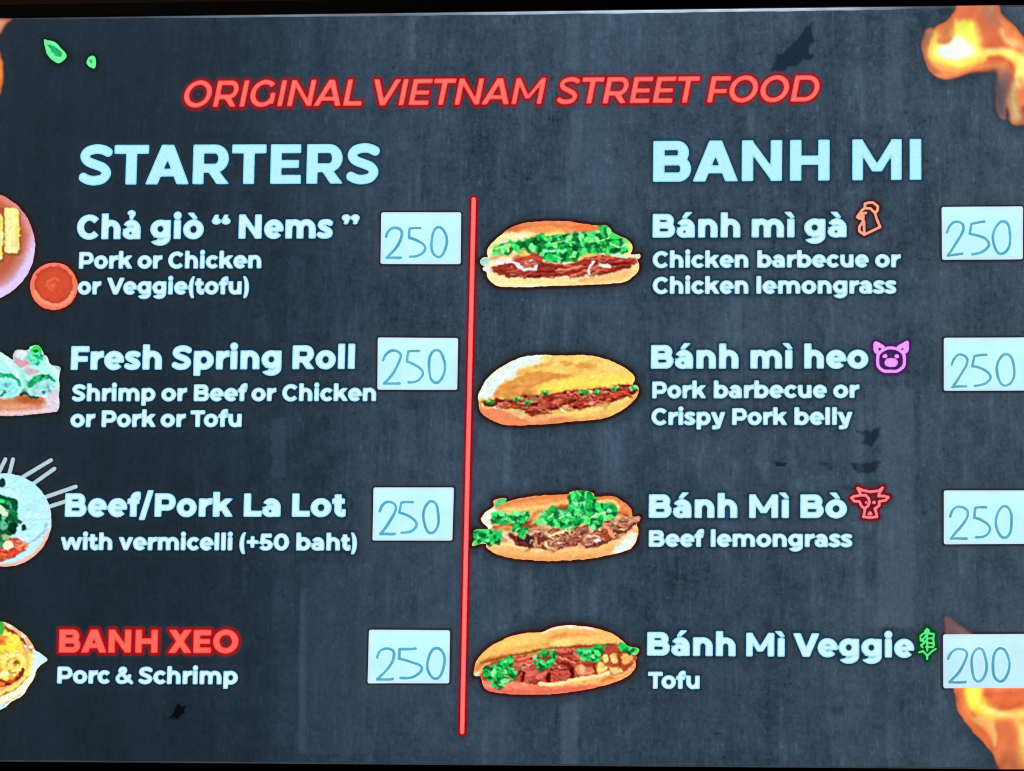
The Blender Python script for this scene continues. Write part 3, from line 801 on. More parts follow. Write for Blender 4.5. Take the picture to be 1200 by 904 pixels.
# ------------------------------------------------------------------ pictures on the screen
class Canvas:
    """a small painting in design pixels; its picture and its pieces become coloured flat meshes"""

    def __init__(self, x0, y0, x1, y1, ox, oy, s, base=(128, 128, 128), step=0.7, seed=1):
        self.xs = np.arange(x0, x1, step); self.ys = np.arange(y0, y1, step)
        self.X, self.Y = np.meshgrid(self.xs, self.ys)
        self.o = np.array([ox, oy], float); self.s = float(s)
        self.rgb = np.zeros(self.X.shape + (3,)) + np.asarray(base, float)
        self.rs = np.random.RandomState(seed); self.seed = seed
        self.warp = vnoise(self.X, self.Y, 5, 5, seed, 3)

    def P(self, pts): return np.asarray(pts, float) / self.s + self.o

    def win(self, p, m):
        i0, i1 = np.searchsorted(self.xs, [p[:, 0].min() - m, p[:, 0].max() + m])
        j0, j1 = np.searchsorted(self.ys, [p[:, 1].min() - m, p[:, 1].max() + m])
        return (slice(max(j0 - 1, 0), j1 + 1), slice(max(i0 - 1, 0), i1 + 1))

    def put(self, sl, d, color, soft, a=1.0):
        k = (a * np.clip(0.5 - d / (2 * soft), 0, 1))[..., None]
        self.rgb[sl] = self.rgb[sl] * (1 - k) + np.asarray(color, float) * k

    def poly(self, pts, color, soft=0.7, a=1.0, warp=1.4, smooth=True):
        p = self.P(spline(pts, True, 4) if smooth else pts)
        sl = self.win(p, soft * 2 + 3)
        if self.X[sl].size == 0: return
        self.put(sl, sd_poly(self.X[sl], self.Y[sl], p) + warp * self.warp[sl] * 2, color, soft, a)

    def line(self, pts, w, color, soft=0.7, a=1.0, warp=0.8):
        p = self.P(spline(pts, False, 5))
        sl = self.win(p, w / self.s + soft * 2 + 3)
        if self.X[sl].size == 0: return
        self.put(sl, sd_line(self.X[sl], self.Y[sl], p) - w / self.s / 2 + warp * self.warp[sl] * 2, color, soft, a)

    def dot(self, x, y, rx, ry, color, rot=0.0, soft=0.7, a=1.0, warp=1.2):
        c = self.P([(x, y)])[0]; rx /= self.s; ry /= self.s
        m = max(rx, ry) + soft * 2 + 2
        sl = self.win(np.array([c - m, c + m]), 0)
        X, Y = self.X[sl] - c[0], self.Y[sl] - c[1]
        if X.size == 0: return
        cr, sr = math.cos(rot), math.sin(rot)
        self.put(sl, sd_ell(X * cr + Y * sr, -X * sr + Y * cr, 0, 0, rx, ry) + warp * self.warp[sl] * 2, color, soft, a)

    def scatter(self, pts, n, palette, rx, ry, rot=(-0.6, 0.6), a=0.85, soft=0.6):
        p = np.asarray(spline(pts, True, 4)); lo, hi = p.min(0), p.max(0); k = 0; tries = 0
        while k < n and tries < n * 30:
            tries += 1
            q = lo + (hi - lo) * self.rs.rand(2)
            if sd_poly(np.array([q[0]]), np.array([q[1]]), p)[0] > 0: continue
            c = np.asarray(palette[self.rs.randint(len(palette))], float) * self.rs.uniform(0.9, 1.08)
            self.dot(q[0], q[1], self.rs.uniform(*rx), self.rs.uniform(*ry), np.clip(c, 0, 255), self.rs.uniform(*rot), soft, a)
            k += 1

    def leaves(self, pts, n, size, cols=((46, 206, 86), (80, 230, 104), (28, 172, 66), (118, 240, 130))):
        """lobed herb leaves with a dark gap under each, a pale rib and lighter tips"""
        p = np.asarray(spline(pts, True, 4)); l0, h0 = p.min(0), p.max(0)
        Q = l0 + (h0 - l0) * self.rs.rand(n * 6, 2)
        Q = Q[sd_poly(Q[:, 0], Q[:, 1], p) < -size * 0.25][:n]
        U = self.rs.uniform
        for x, y in Q:
            r = U(0.7, 1.2) * size; t = U(0, 6.28); k = np.array(cols[self.rs.randint(len(cols))], float) * U(0.92, 1.06)
            self.dot(x + 4, y + 6, r * 1.0, r * 0.8, (8, 92, 46), t, 1.0, 0.75)
            for m in (-1, 0, 1):
                a = t + m * U(0.7, 0.95); cx, cy = x + 0.55 * r * math.cos(a), y + 0.55 * r * math.sin(a)
                self.dot(cx, cy, r * 0.58, r * 0.40, k * (1.0 + 0.07 * m), a, 0.6, 0.95, 1.6)
                for q in (-0.5, 0.5):
                    self.dot(cx + 0.5 * r * math.cos(a + q), cy + 0.5 * r * math.sin(a + q), r * 0.22, r * 0.16, np.clip(k * 1.14 + 8, 0, 255), a + q, 0.5, 0.9)
                self.line([(x, y), (cx, cy), (cx + 0.35 * r * math.cos(a), cy + 0.35 * r * math.sin(a))], 3.2, np.clip(k * 1.2 + 30, 0, 255), 0.6, 0.6, 0.3)
            self.dot(x - 0.2 * r, y + 0.2 * r, r * 0.22, r * 0.14, k * 0.6, t, 0.8, 0.6)

    def strands(self, pts, n, cols, w=(9, 16), length=(36, 90), rot=(-0.4, 0.3), bend=16):
        """shreds of meat, each with a dark underside and a glossy top edge"""
        p = np.asarray(spline(pts, True, 4)); l0, h0 = p.min(0), p.max(0); U = self.rs.uniform
        Q = l0 + (h0 - l0) * self.rs.rand(n * 6, 2)
        Q = Q[sd_poly(Q[:, 0], Q[:, 1], p) < -10][:n]
        for x, y in Q:
            a = U(*rot); L_ = U(*length) / 2; ww = U(*w); k = np.array(cols[self.rs.randint(len(cols))], float) * U(0.9, 1.1)
            T = [(x + e * L_ * math.cos(a) - b_ * math.sin(a), y + e * L_ * math.sin(a) + b_ * math.cos(a)) for e, b_ in zip((-1, -0.33, 0.33, 1), U(-bend, bend, 4))]
            T = [q for q in T if sd_poly(np.array([q[0]]), np.array([q[1]]), p)[0] < 2]
            if len(T) < 2: continue
            self.line([(u, v + ww * 0.5) for u, v in T], ww * 0.9, k * 0.42, 0.9, 0.8, 0.6)
            self.line(T, ww, k, 0.6, 0.95, 0.8)
            self.line([(u, v - ww * 0.25) for u, v in T], ww * 0.3, np.clip(k * 1.22 + 22, 0, 255), 0.6, 0.7, 0.4)

    def soften(self, regions, n=6):
        """smooth shading on the crust, leaving the fillings crisp"""
        m = np.full(self.X.shape, 99.0)
        for r in regions: m = np.minimum(m, self.field(r))
        k = np.clip(m / 2.5, 0, 1)[..., None]
        self.rgb = self.rgb * (1 - k) + blur(self.rgb, n) * k

    def micro(self, pts, n, lo, hi, rx, ry, rot=(-0.8, 0.8), a=0.7, soft=0.5):
        """fine dabs in lighter and darker shades of whatever is already painted there"""
        p = np.asarray(spline(pts, True, 4)); l0, h0 = p.min(0), p.max(0)
        Q = l0 + (h0 - l0) * self.rs.rand(n * 3, 2)
        Q = Q[sd_poly(Q[:, 0], Q[:, 1], p) < 0][:n]
        for q in Q:
            w = self.P([q])[0]
            i = int(np.clip(np.searchsorted(self.xs, w[0]), 0, len(self.xs) - 1)); j = int(np.clip(np.searchsorted(self.ys, w[1]), 0, len(self.ys) - 1))
            c = self.rgb[j, i] * self.rs.uniform(lo, hi) + self.rs.uniform(-8, 8, 3)
            self.dot(q[0], q[1], self.rs.uniform(*rx), self.rs.uniform(*ry), np.clip(c, 0, 255), self.rs.uniform(*rot), soft, a)

    def finish(self, grain=0.06, shift=1.0):
        A = self.rgb
        step = self.xs[1] - self.xs[0]
        H, W = self.X.shape
        J, I = np.meshgrid(np.arange(W), np.arange(H))
        q = self.seed * 3
        du = (2.4 * vnoise(self.X, self.Y, 5.5, 5.5, q + 60, 2) + 2.4 * vnoise(self.X, self.Y, 2.6, 2.6, q + 62, 2)) * shift / step
        dv = (2.0 * vnoise(self.X, self.Y, 5.5, 5.5, q + 61, 2) + 1.8 * vnoise(self.X, self.Y, 2.6, 2.6, q + 63, 2)) * shift / step
        u = np.clip(J + du, 0, W - 1.001); v = np.clip(I + dv, 0, H - 1.001)
        a, b = u.astype(int), v.astype(int); fu, fv = (u - a)[..., None], (v - b)[..., None]
        A = (A[b, a] * (1 - fu) + A[b, a + 1] * fu) * (1 - fv) + (A[b + 1, a] * (1 - fu) + A[b + 1, a + 1] * fu) * fv
        A = blur(A, 1)
        A = A + 0.75 * (A - blur(A, 4)) + 0.25 * (A - blur(A, 16))      # the crisp edges of a sharpened print
        n = vnoise(self.X, self.Y, 3.2, 3.2, self.seed + 40, 2) * 2 * grain
        self.rgb = np.clip(A * 1.03 * (1 + n[..., None]), 0, 255)

    def field(self, pts, X=None, Y=None, warp=0.0, smooth=True):
        p = self.P(spline(pts, True, 5) if smooth else pts)
        if X is None: return sd_poly(self.X, self.Y, p) + warp * 2 * self.warp
        return sd_poly(X, Y, p)

    def emit(self, name, pts, parent=None, depth=0.0008, mat=None, warp=0.7, ring=None, smooth=True, far=(40, 42, 40), ra=0.8, rw=1.2):
        F = self.field(pts, warp=warp, smooth=smooth)
        o = levelset(name, self.xs, self.ys, F, self.rgb, depth, mat or MAT_PIC, parent or board)
        if ring is not None:
            p = self.P(pts)
            sl = window(p[:, 0].min() - 16, p[:, 1].min() - 16, p[:, 0].max() + 16, p[:, 1].max() + 16)
            outline(sl, self.field(pts, GX[sl], GY[sl], smooth=smooth), ring, rw, ra, 3.4, far, 14.0, 0.6)
        return o

    def piece(self, name, pts, parent, depth=0.0010, warp=0.5):
        return levelset(name, self.xs, self.ys, self.field(pts, warp=warp), self.rgb, depth, MAT_PIC, parent)


def circle(cx, cy, rx, ry, n=28): return [(cx + rx * math.cos(2 * math.pi * k / n), cy + ry * math.sin(2 * math.pi * k / n)) for k in range(n)]


RED = [(214, 96, 70), (200, 76, 54), (232, 124, 96), (176, 52, 40), (150, 34, 26)]
GREEN = [(40, 200, 96), (80, 232, 126), (18, 150, 62), (12, 110, 48), (120, 240, 150)]

# sandwich with chicken: lettuce heaped over meat and white radish
c = Canvas(555, 250, 756, 346, 555, 250, 6, (250, 236, 176), seed=11)
SIL = [(95, 275), (110, 235), (150, 190), (205, 145), (260, 105), (340, 75), (450, 60), (570, 55), (690, 62), (790, 78), (880, 88), (930, 85), (960, 110), (985, 145), (1060, 175), (1110, 215), (1115, 260), (1105, 290), (1165, 290), (1168, 318), (1140, 330), (1162, 350), (1160, 400), (1120, 445), (1060, 485), (900, 500), (700, 508), (500, 515), (300, 522), (180, 515), (130, 490), (95, 450), (90, 415), (65, 400), (70, 380), (100, 372), (60, 365), (48, 335), (75, 312), (100, 310)]
c.poly([(200, 150), (260, 100), (340, 70), (570, 48), (790, 72), (890, 85), (885, 122), (760, 138), (600, 135), (480, 145), (380, 130), (280, 140)], (236, 128, 74))
c.poly([(300, 120), (450, 95), (600, 100), (720, 115), (640, 130), (480, 140)], (246, 158, 88), 2.0)
c.line([(330, 95), (470, 75), (620, 72), (760, 92)], 14, (222, 112, 62), 1.5)
c.line([(240, 130), (300, 108), (380, 92)], 16, (214, 100, 58), 1.5)
c.poly([(380, 160), (520, 138), (640, 140), (760, 148), (870, 130), (850, 158), (640, 165), (470, 178), (390, 190)], (255, 228, 130))
c.line([(560, 100), (600, 125), (680, 118)], 10, (252, 190, 100), 1.0)
c.poly([(100, 280), (115, 235), (205, 152), (330, 142), (395, 165), (340, 205), (230, 215), (150, 250), (120, 295)], (248, 240, 186), 1.0)
c.line([(120, 260), (170, 200), (240, 165)], 24, (232, 238, 160), 2.0)
LET = [(140, 265), (180, 225), (240, 212), (330, 208), (390, 178), (500, 158), (640, 152), (780, 146), (880, 136), (888, 92), (940, 88), (965, 130), (1050, 178), (1082, 230), (1090, 272), (960, 288), (820, 284), (760, 322), (680, 348), (520, 338), (440, 278), (330, 250), (260, 284), (150, 292)]
c.poly(LET, (20, 140, 58))
c.scatter(LET, 90, GREEN, (14, 40), (8, 22), (-0.7, 0.7), 0.8)
for a in [(440, 195, 34, 26, (10, 86, 40)), (690, 250, 60, 20, (8, 80, 50)), (640, 172, 40, 10, (14, 90, 40)), (1000, 255, 70, 14, (6, 84, 44)), (530, 205, 50, 34, (58, 226, 106)), (830, 205, 60, 30, (44, 206, 118)), (920, 228, 38, 30, (96, 240, 136)), (180, 250, 40, 26, (86, 208, 66)), (330, 262, 42, 15, (150, 208, 84)), (560, 266, 84, 14, (124, 240, 176)), (570, 312, 70, 24, (30, 206, 92)), (655, 300, 36, 34, (24, 170, 62)), (925, 120, 38, 34, (54, 206, 104)), (1000, 205, 40, 24, (34, 192, 86)), (720, 180, 40, 18, (60, 220, 110)), (780, 275, 20, 34, (90, 220, 120)), (300, 225, 30, 12, (50, 90, 30)), (235, 245, 16, 34, (40, 110, 34))]:
    c.dot(*a)
c.dot(1092, 238, 20, 36, (206, 230, 112)); c.line([(980, 145), (1060, 180), (1100, 220)], 12, (150, 214, 96))
MEAT = [(135, 385), (190, 360), (280, 335), (330, 300), (480, 300), (500, 345), (700, 345), (790, 320), (860, 290), (960, 305), (1130, 320), (1150, 345), (1090, 385), (950, 425), (820, 438), (650, 448), (450, 458), (250, 445), (150, 420)]
c.poly(MEAT, (160, 56, 42))
c.scatter(MEAT, 60, [(190, 78, 58), (140, 40, 34), (206, 100, 76), (120, 30, 28), (218, 120, 92)], (14, 44), (6, 15), (-0.4, 0.3), 0.8)
c.dot(345, 318, 70, 36, (202, 84, 52), -0.2); c.dot(360, 290, 36, 14, (244, 206, 120), -0.2); c.dot(440, 285, 40, 18, (186, 70, 52), -0.3)
c.line([(120, 320), (200, 300), (260, 290)], 18, (216, 150, 110)); c.dot(80, 336, 32, 24, (146, 220, 214)); c.dot(100, 395, 34, 18, (236, 226, 236))
c.line([(160, 355), (250, 345), (310, 365), (340, 395), (440, 395)], 20, (232, 228, 248)); c.line([(380, 350), (430, 340), (440, 380)], 26, (240, 232, 240)); c.line([(280, 340), (330, 380), (400, 398)], 16, (222, 206, 232))
c.line([(460, 345), (560, 355), (700, 345)], 9, (250, 236, 190)); c.line([(805, 435), (812, 395), (838, 350), (835, 325)], 20, (246, 232, 222)); c.line([(860, 300), (800, 300), (760, 320), (710, 325)], 18, (240, 186, 108))
c.line([(880, 300), (890, 340), (860, 385)], 26, (214, 122, 92)); c.dot(925, 372, 44, 18, (244, 220, 208), 0.25); c.line([(970, 375), (1060, 345), (1130, 335)], 26, (204, 96, 80)); c.line([(890, 405), (1010, 390), (1100, 360)], 20, (168, 46, 38))
c.line([(960, 290), (1040, 300), (1070, 310)], 16, (178, 236, 200)); c.dot(1150, 303, 22, 12, (196, 236, 206)); c.dot(720, 385, 60, 14, (222, 134, 98), -0.15)
c.poly([(130, 490), (250, 455), (450, 465), (650, 455), (820, 445), (960, 430), (1100, 385), (1158, 350), (1160, 400), (1060, 485), (700, 508), (300, 522), (180, 515)], (252, 226, 156), 1.0)
c.poly([(780, 470), (940, 435), (1090, 395), (1120, 420), (1040, 470), (860, 490)], (248, 196, 126), 2.5); c.line([(740, 475), (850, 455)], 10, (232, 150, 96)); c.line([(120, 440), (180, 490), (330, 510), (500, 505)], 20, (248, 244, 200), 2.0)
c.strands(MEAT, 34, [(196, 84, 62), (170, 58, 44), (216, 112, 84), (150, 44, 36)], (9, 18), (50, 130), (-0.35, 0.15), 10); c.soften([LET, MEAT]); c.micro(SIL, 200, 0.9, 1.1, (10, 36), (3, 8), (-0.3, 0.3), 0.5, 1.2); c.leaves(LET, 46, 30)
for l, w, k in [([(160, 355), (250, 345), (310, 365), (340, 392)], 15, (232, 228, 248)), ([(340, 392), (440, 395)], 13, (228, 222, 244)), ([(810, 430), (815, 390), (840, 345)], 15, (246, 232, 222)), ([(890, 365), (925, 372), (960, 380)], 20, (244, 222, 210)), ([(500, 270), (560, 266), (640, 262)], 14, (140, 240, 186)), ([(250, 225), (246, 270)], 16, (196, 220, 130)), ([(860, 300), (800, 300), (740, 322)], 13, (240, 190, 114))]: c.line(l, w, k)
c.line([(340, 92), (470, 74), (600, 70), (740, 84)], 8, (252, 176, 120), 2.0, 0.7)
for l in ([(500, 190), (560, 215), (640, 195)], [(820, 175), (900, 190), (960, 170)], [(560, 300), (620, 320)], [(160, 250), (210, 235)], [(960, 215), (1030, 240), (1070, 220)]): c.line(l, 7, (190, 250, 170), 0.5)
c.finish()
o = c.emit('sandwich_picture', SIL, ring=(46, 14, 10), ra=0.9, rw=1.8)
c.piece('lettuce', LET, o); c.piece('meat_filling', MEAT, o)

# sandwich with pork: smooth golden roll
c = Canvas(555, 410, 756, 506, 555, 410, 6, (250, 204, 108), seed=22)
SIL = [(32, 330), (50, 280), (100, 200), (170, 140), (260, 85), (360, 50), (470, 38), (600, 42), (740, 38), (860, 48), (960, 80), (1050, 120), (1115, 170), (1132, 210), (1120, 245), (1150, 255), (1162, 290), (1140, 340), (1080, 400), (980, 460), (880, 490), (700, 505), (500, 525), (300, 532), (200, 525), (100, 480), (45, 430), (38, 370)]
c.poly([(20, 330), (100, 195), (260, 80), (400, 35), (545, 35), (530, 80), (400, 110), (300, 150), (290, 200), (200, 235), (140, 330), (60, 345)], (230, 248, 240), 2.0)
c.poly([(480, 60), (600, 45), (800, 45), (1000, 100), (1120, 180), (1000, 170), (800, 140), (560, 120)], (250, 212, 120), 2.0)
c.poly([(145, 332), (200, 240), (300, 200), (420, 152), (560, 170), (700, 192), (560, 214), (450, 255), (440, 322), (300, 335)], (222, 148, 68), 1.2)
c.scatter([(190, 310), (230, 240), (420, 180), (440, 250), (400, 310)], 24, [(232, 162, 80), (210, 134, 56), (240, 180, 96)], (16, 36), (6, 14), (-0.8, 0.1), 0.6, 1.5)
c.poly([(450, 315), (480, 245), (700, 205), (900, 165), (1110, 200), (1112, 240), (900, 268), (700, 292)], (255, 224, 98), 2.0)
for l, w, k in [([(310, 170), (340, 150), (370, 145)], 16, (226, 160, 74)), ([(430, 118), (500, 108), (545, 98)], 16, (220, 152, 70)), ([(540, 75), (560, 65)], 10, (230, 170, 80)), ([(700, 190), (600, 175), (520, 160)], 12, (206, 132, 54)), ([(740, 170), (760, 140)], 20, (240, 184, 86)), ([(860, 135), (940, 160)], 20, (248, 196, 96)), ([(830, 70), (880, 80)], 12, (240, 180, 90))]: c.line(l, w, k)
c.poly([(600, 85), (640, 75), (695, 95), (680, 115), (620, 105)], (222, 152, 62)); c.poly([(700, 125), (770, 90), (860, 115), (830, 132), (750, 132)], (224, 154, 64))
FILL = [(65, 362), (300, 337), (600, 300), (900, 270), (1120, 245), (1152, 272), (1130, 312), (950, 372), (700, 422), (420, 462), (330, 425), (200, 408), (80, 412)]
c.poly(FILL, (112, 24, 20))
c.scatter(FILL, 80, [(204, 86, 64), (180, 60, 46), (226, 118, 92), (90, 14, 14), (150, 36, 30), (160, 90, 50)], (14, 44), (7, 15), (-0.7, 0.3), 0.85)
for l, w, k in [([(470, 400), (500, 350), (570, 330), (700, 320)], 26, (206, 84, 64)), ([(540, 395), (600, 350), (720, 330)], 20, (222, 110, 84)), ([(700, 385), (780, 365), (900, 335)], 22, (190, 74, 56)), ([(820, 380), (900, 385), (960, 350)], 24, (214, 124, 82)), ([(250, 395), (320, 400)], 22, (206, 110, 76)), ([(930, 330), (1020, 300), (1120, 280)], 20, (196, 66, 48)), ([(380, 420), (450, 410), (480, 340)], 24, (200, 92, 70)), ([(600, 405), (660, 400)], 20, (226, 150, 110)), ([(400, 455), (440, 420)], 26, (140, 30, 24)), ([(540, 440), (600, 430), (680, 410)], 14, (232, 190, 120))]: c.line(l, w, k)
for a in [(120, 366, 42, 14, (58, 138, 40)), (370, 372, 34, 30, (64, 190, 92)), (345, 395, 20, 10, (40, 120, 50)), (310, 346, 42, 14, (112, 216, 98)), (500, 304, 36, 14, (76, 136, 44)), (470, 325, 20, 16, (180, 120, 80)), (790, 300, 64, 16, (108, 196, 90)), (820, 300, 18, 14, (220, 245, 186)), (990, 270, 52, 11, (132, 180, 74)), (1132, 268, 30, 18, (146, 222, 156)), (870, 292, 24, 18, (50, 120, 40)), (910, 305, 20, 12, (160, 200, 110)), (420, 345, 36, 14, (150, 120, 60)), (620, 435, 30, 10, (110, 130, 50))]: c.dot(*a)
c.poly([(105, 408), (180, 390), (222, 358), (232, 378), (190, 408), (130, 416)], (246, 238, 250))
c.poly([(40, 405), (240, 430), (340, 482), (520, 480), (700, 470), (760, 495), (500, 530), (300, 540), (200, 532), (90, 482), (45, 440)], (238, 138, 94), 1.0)
c.poly([(330, 470), (480, 465), (520, 500), (400, 510)], (246, 168, 112), 1.5); c.poly([(240, 428), (330, 430), (360, 470), (300, 470)], (232, 190, 130)); c.line([(60, 380), (70, 400), (100, 412)], 18, (246, 220, 120))
c.poly([(540, 442), (700, 432), (900, 400), (1155, 305), (1145, 340), (1080, 400), (980, 460), (750, 492), (640, 472)], (246, 200, 108), 1.0)
c.line([(600, 455), (760, 440), (960, 400), (1120, 330)], 14, (255, 226, 140), 1.2); c.line([(560, 500), (760, 490), (940, 470)], 12, (226, 150, 84), 1.5); c.line([(920, 410), (950, 385)], 14, (150, 140, 50)); c.line([(1090, 390), (1140, 330), (1155, 290)], 12, (240, 150, 90), 1.2)
c.strands(FILL, 40, [(206, 88, 66), (184, 64, 48), (226, 120, 94), (160, 44, 34), (214, 132, 88)], (9, 16), (36, 90), (-0.6, 0.3), 12); c.soften([FILL], 5); c.micro(SIL, 380, 0.9, 1.09, (10, 46), (3, 9), (-0.5, 0.1), 0.5, 1.4); c.micro(FILL, 70, 0.65, 1.6, (7, 20), (3, 7), (-0.7, 0.4), 0.8)
for x, y, w in ((120, 366, 22), (370, 372, 26), (310, 346, 20), (790, 302, 26), (870, 292, 18), (990, 272, 18), (1125, 268, 18), (500, 304, 16)): c.leaves(circle(x, y, w, w * 0.6, 10), 2, 13, ((70, 170, 70), (110, 205, 90), (46, 132, 48), (150, 220, 120)))
c.finish()
o = c.emit('sandwich_picture', SIL, ring=(40, 14, 10), ra=0.9, rw=1.8)
c.piece('meat_filling', FILL, o)

# sandwich with beef: open roll, coriander and shredded meat
c = Canvas(550, 568, 756, 665, 550, 568, 5.854, (250, 190, 122), seed=33)
SIL = [(80, 250), (100, 200), (165, 150), (165, 115), (200, 95), (255, 97), (255, 120), (350, 95), (500, 75), (672, 66), (690, 52), (708, 72), (736, 40), (772, 50), (800, 66), (850, 52), (838, 74), (862, 84), (980, 80), (1060, 120), (1110, 170), (1120, 220), (1165, 218), (1172, 238), (1150, 275), (1158, 310), (1140, 400), (1090, 450), (1000, 475), (880, 500), (700, 520), (520, 522), (350, 512), (220, 490), (150, 460), (115, 430), (110, 405), (40, 420), (22, 410), (40, 370), (30, 320), (50, 305), (120, 310), (125, 295)]
c.poly([(165, 160), (255, 115), (500, 68), (690, 58), (675, 130), (500, 150), (350, 165), (200, 195)], (238, 148, 84), 1.0)
c.line([(250, 135), (400, 105), (560, 85), (670, 78)], 14, (228, 130, 70), 1.5); c.line([(230, 175), (350, 165), (500, 148), (670, 118)], 16, (255, 220, 124), 1.0); c.line([(300, 150), (420, 130), (560, 115)], 16, (246, 172, 104), 1.5)
c.poly([(855, 70), (980, 75), (1065, 118), (1115, 170), (1122, 220), (1040, 215), (1020, 135), (870, 110)], (226, 128, 74), 1.0); c.line([(880, 118), (960, 110), (1010, 135), (1030, 160)], 16, (255, 240, 140)); c.line([(1040, 130), (1095, 180), (1110, 215)], 14, (244, 160, 96), 1.2); c.line([(1010, 195), (1080, 212)], 20, (160, 64, 40))
c.poly([(75, 250), (110, 195), (170, 158), (195, 190), (155, 240), (150, 305), (120, 300)], (238, 246, 230), 1.2)
c.poly([(150, 290), (250, 270), (400, 250), (500, 220), (520, 190), (680, 140), (680, 180), (560, 230), (420, 300), (220, 310)], (150, 66, 36)); c.line([(420, 240), (450, 200), (500, 180)], 20, (214, 130, 70)); c.line([(200, 300), (260, 290), (300, 300)], 22, (236, 170, 84)); c.line([(580, 160), (660, 150)], 16, (180, 84, 44)); c.line([(430, 270), (460, 230)], 18, (250, 214, 120))
MEAT = [(205, 330), (320, 345), (430, 310), (600, 300), (800, 280), (920, 240), (1050, 225), (1168, 222), (1160, 250), (1090, 320), (1000, 380), (860, 432), (700, 418), (600, 452), (450, 432), (300, 415), (215, 385)]
c.poly(MEAT, (118, 56, 44))
c.scatter(MEAT, 90, [(222, 160, 124), (190, 112, 84), (88, 32, 28), (150, 74, 54), (240, 190, 150), (104, 44, 36)], (12, 38), (5, 12), (-1.2, 1.0), 0.85)
for l, w, k in [([(420, 330), (470, 300), (540, 310)], 26, (206, 140, 108)), ([(420, 350), (455, 370), (450, 420)], 22, (226, 160, 130)), ([(540, 358), (600, 335), (665, 318)], 24, (250, 224, 160)), ([(240, 342), (265, 375), (300, 400)], 32, (250, 212, 166)), ([(920, 268), (955, 315), (990, 362)], 26, (238, 150, 110)), ([(510, 400), (560, 380), (650, 370), (700, 400)], 16, (214, 140, 100)), ([(670, 350), (690, 385), (740, 390)], 18, (224, 160, 120)), ([(740, 345), (800, 375)], 20, (230, 170, 130)), ([(770, 300), (840, 320), (830, 290)], 20, (236, 186, 146)), ([(940, 240), (1060, 235), (1160, 230)], 24, (226, 156, 118)), ([(1000, 270), (1080, 265), (1130, 255)], 18, (206, 130, 96)), ([(350, 370), (420, 375), (410, 400)], 44, (58, 34, 44)), ([(870, 350), (920, 330), (950, 370)], 40, (170, 70, 46)), ([(1000, 330), (1060, 300)], 40, (120, 52, 40)), ([(560, 440), (640, 420)], 14, (250, 200, 150))]: c.line(l, w, k)
c.dot(880, 385, 26, 16, (244, 220, 224)); c.dot(820, 400, 40, 16, (220, 160, 140)); c.dot(770, 410, 30, 20, (226, 164, 130))
HERB = [(495, 205), (560, 165), (672, 172), (680, 72), (740, 42), (850, 58), (862, 130), (930, 130), (1015, 165), (1012, 215), (920, 232), (870, 298), (780, 268), (690, 312), (600, 288), (520, 272)]
LEFT = [(150, 242), (200, 196), (300, 202), (400, 185), (410, 240), (340, 272), (400, 300), (370, 335), (300, 320), (290, 268), (170, 270)]
LOW = [(30, 315), (120, 308), (218, 332), (222, 390), (150, 408), (50, 392)]
for R_, k in ((HERB, (34, 192, 98)), (LEFT, (28, 156, 74)), (LOW, (32, 200, 110)), ([(165, 150), (200, 97), (256, 100), (245, 125), (190, 150)], (76, 204, 116))): c.poly(R_, k)
for R_, n in ((HERB, 110), (LEFT, 36), (LOW, 30)): c.scatter(R_, n, GREEN + [(30, 180, 100), (140, 246, 160)], (8, 30), (5, 14), (-1.4, 1.4), 0.8)
c.line([(600, 212), (700, 205), (760, 160), (780, 90)], 13, (140, 248, 160)); c.line([(160, 235), (240, 240), (330, 215), (380, 190)], 11, (130, 240, 130)); c.line([(740, 50), (780, 75), (840, 60)], 12, (120, 246, 150)); c.dot(490, 255, 40, 24, (110, 236, 120)); c.dot(650, 270, 34, 30, (24, 170, 90)); c.dot(970, 180, 40, 30, (24, 150, 76)); c.dot(340, 300, 36, 22, (50, 176, 100)); c.line([(30, 410), (60, 395), (110, 400)], 16, (190, 244, 196)); c.dot(800, 170, 46, 36, (50, 226, 124)); c.dot(60, 345, 24, 26, (20, 160, 90))
c.poly([(112, 420), (250, 402), (400, 440), (560, 462), (700, 432), (860, 442), (1000, 402), (1160, 300), (1140, 400), (1000, 480), (700, 526), (350, 518), (150, 465)], (248, 186, 114), 1.0)
c.line([(130, 425), (260, 412), (400, 450), (500, 455)], 16, (255, 226, 160), 1.2); c.line([(200, 480), (400, 505), (650, 510), (860, 490)], 20, (236, 160, 90), 2.0); c.line([(600, 455), (700, 445), (840, 455)], 16, (255, 206, 146), 1.5); c.line([(390, 455), (430, 435)], 10, (150, 90, 40))
c.poly([(990, 475), (1020, 412), (1080, 362), (1142, 335), (1135, 410), (1080, 455)], (232, 246, 238), 1.2); c.line([(1000, 400), (1080, 350), (1140, 290)], 14, (255, 224, 160), 1.0)
c.strands(MEAT, 60, [(222, 162, 126), (190, 116, 86), (240, 192, 150), (160, 84, 62), (206, 140, 108)], (7, 13), (30, 90), (-1.0, 0.9), 18); c.soften([HERB, LEFT, LOW, MEAT], 5); c.micro(SIL, 240, 0.9, 1.1, (10, 36), (3, 8), (-0.3, 0.3), 0.5, 1.2)
c.dot(880, 385, 20, 13, (244, 224, 230)); c.line([(920, 268), (955, 315), (990, 362)], 20, (238, 152, 112)); c.line([(540, 358), (600, 335), (665, 318)], 18, (250, 224, 160)); c.line([(240, 342), (265, 375), (300, 400)], 24, (250, 214, 168))
for R_, n in ((HERB, 46), (LEFT, 16), (LOW, 14)): c.leaves(R_, n, 26)
for l in ([(700, 100), (730, 130), (790, 120)], [(620, 235), (660, 215), (730, 225)], [(830, 230), (880, 200), (940, 190)], [(540, 230), (580, 200)]): c.line(l, 7, (190, 255, 190), 0.5)
c.finish()
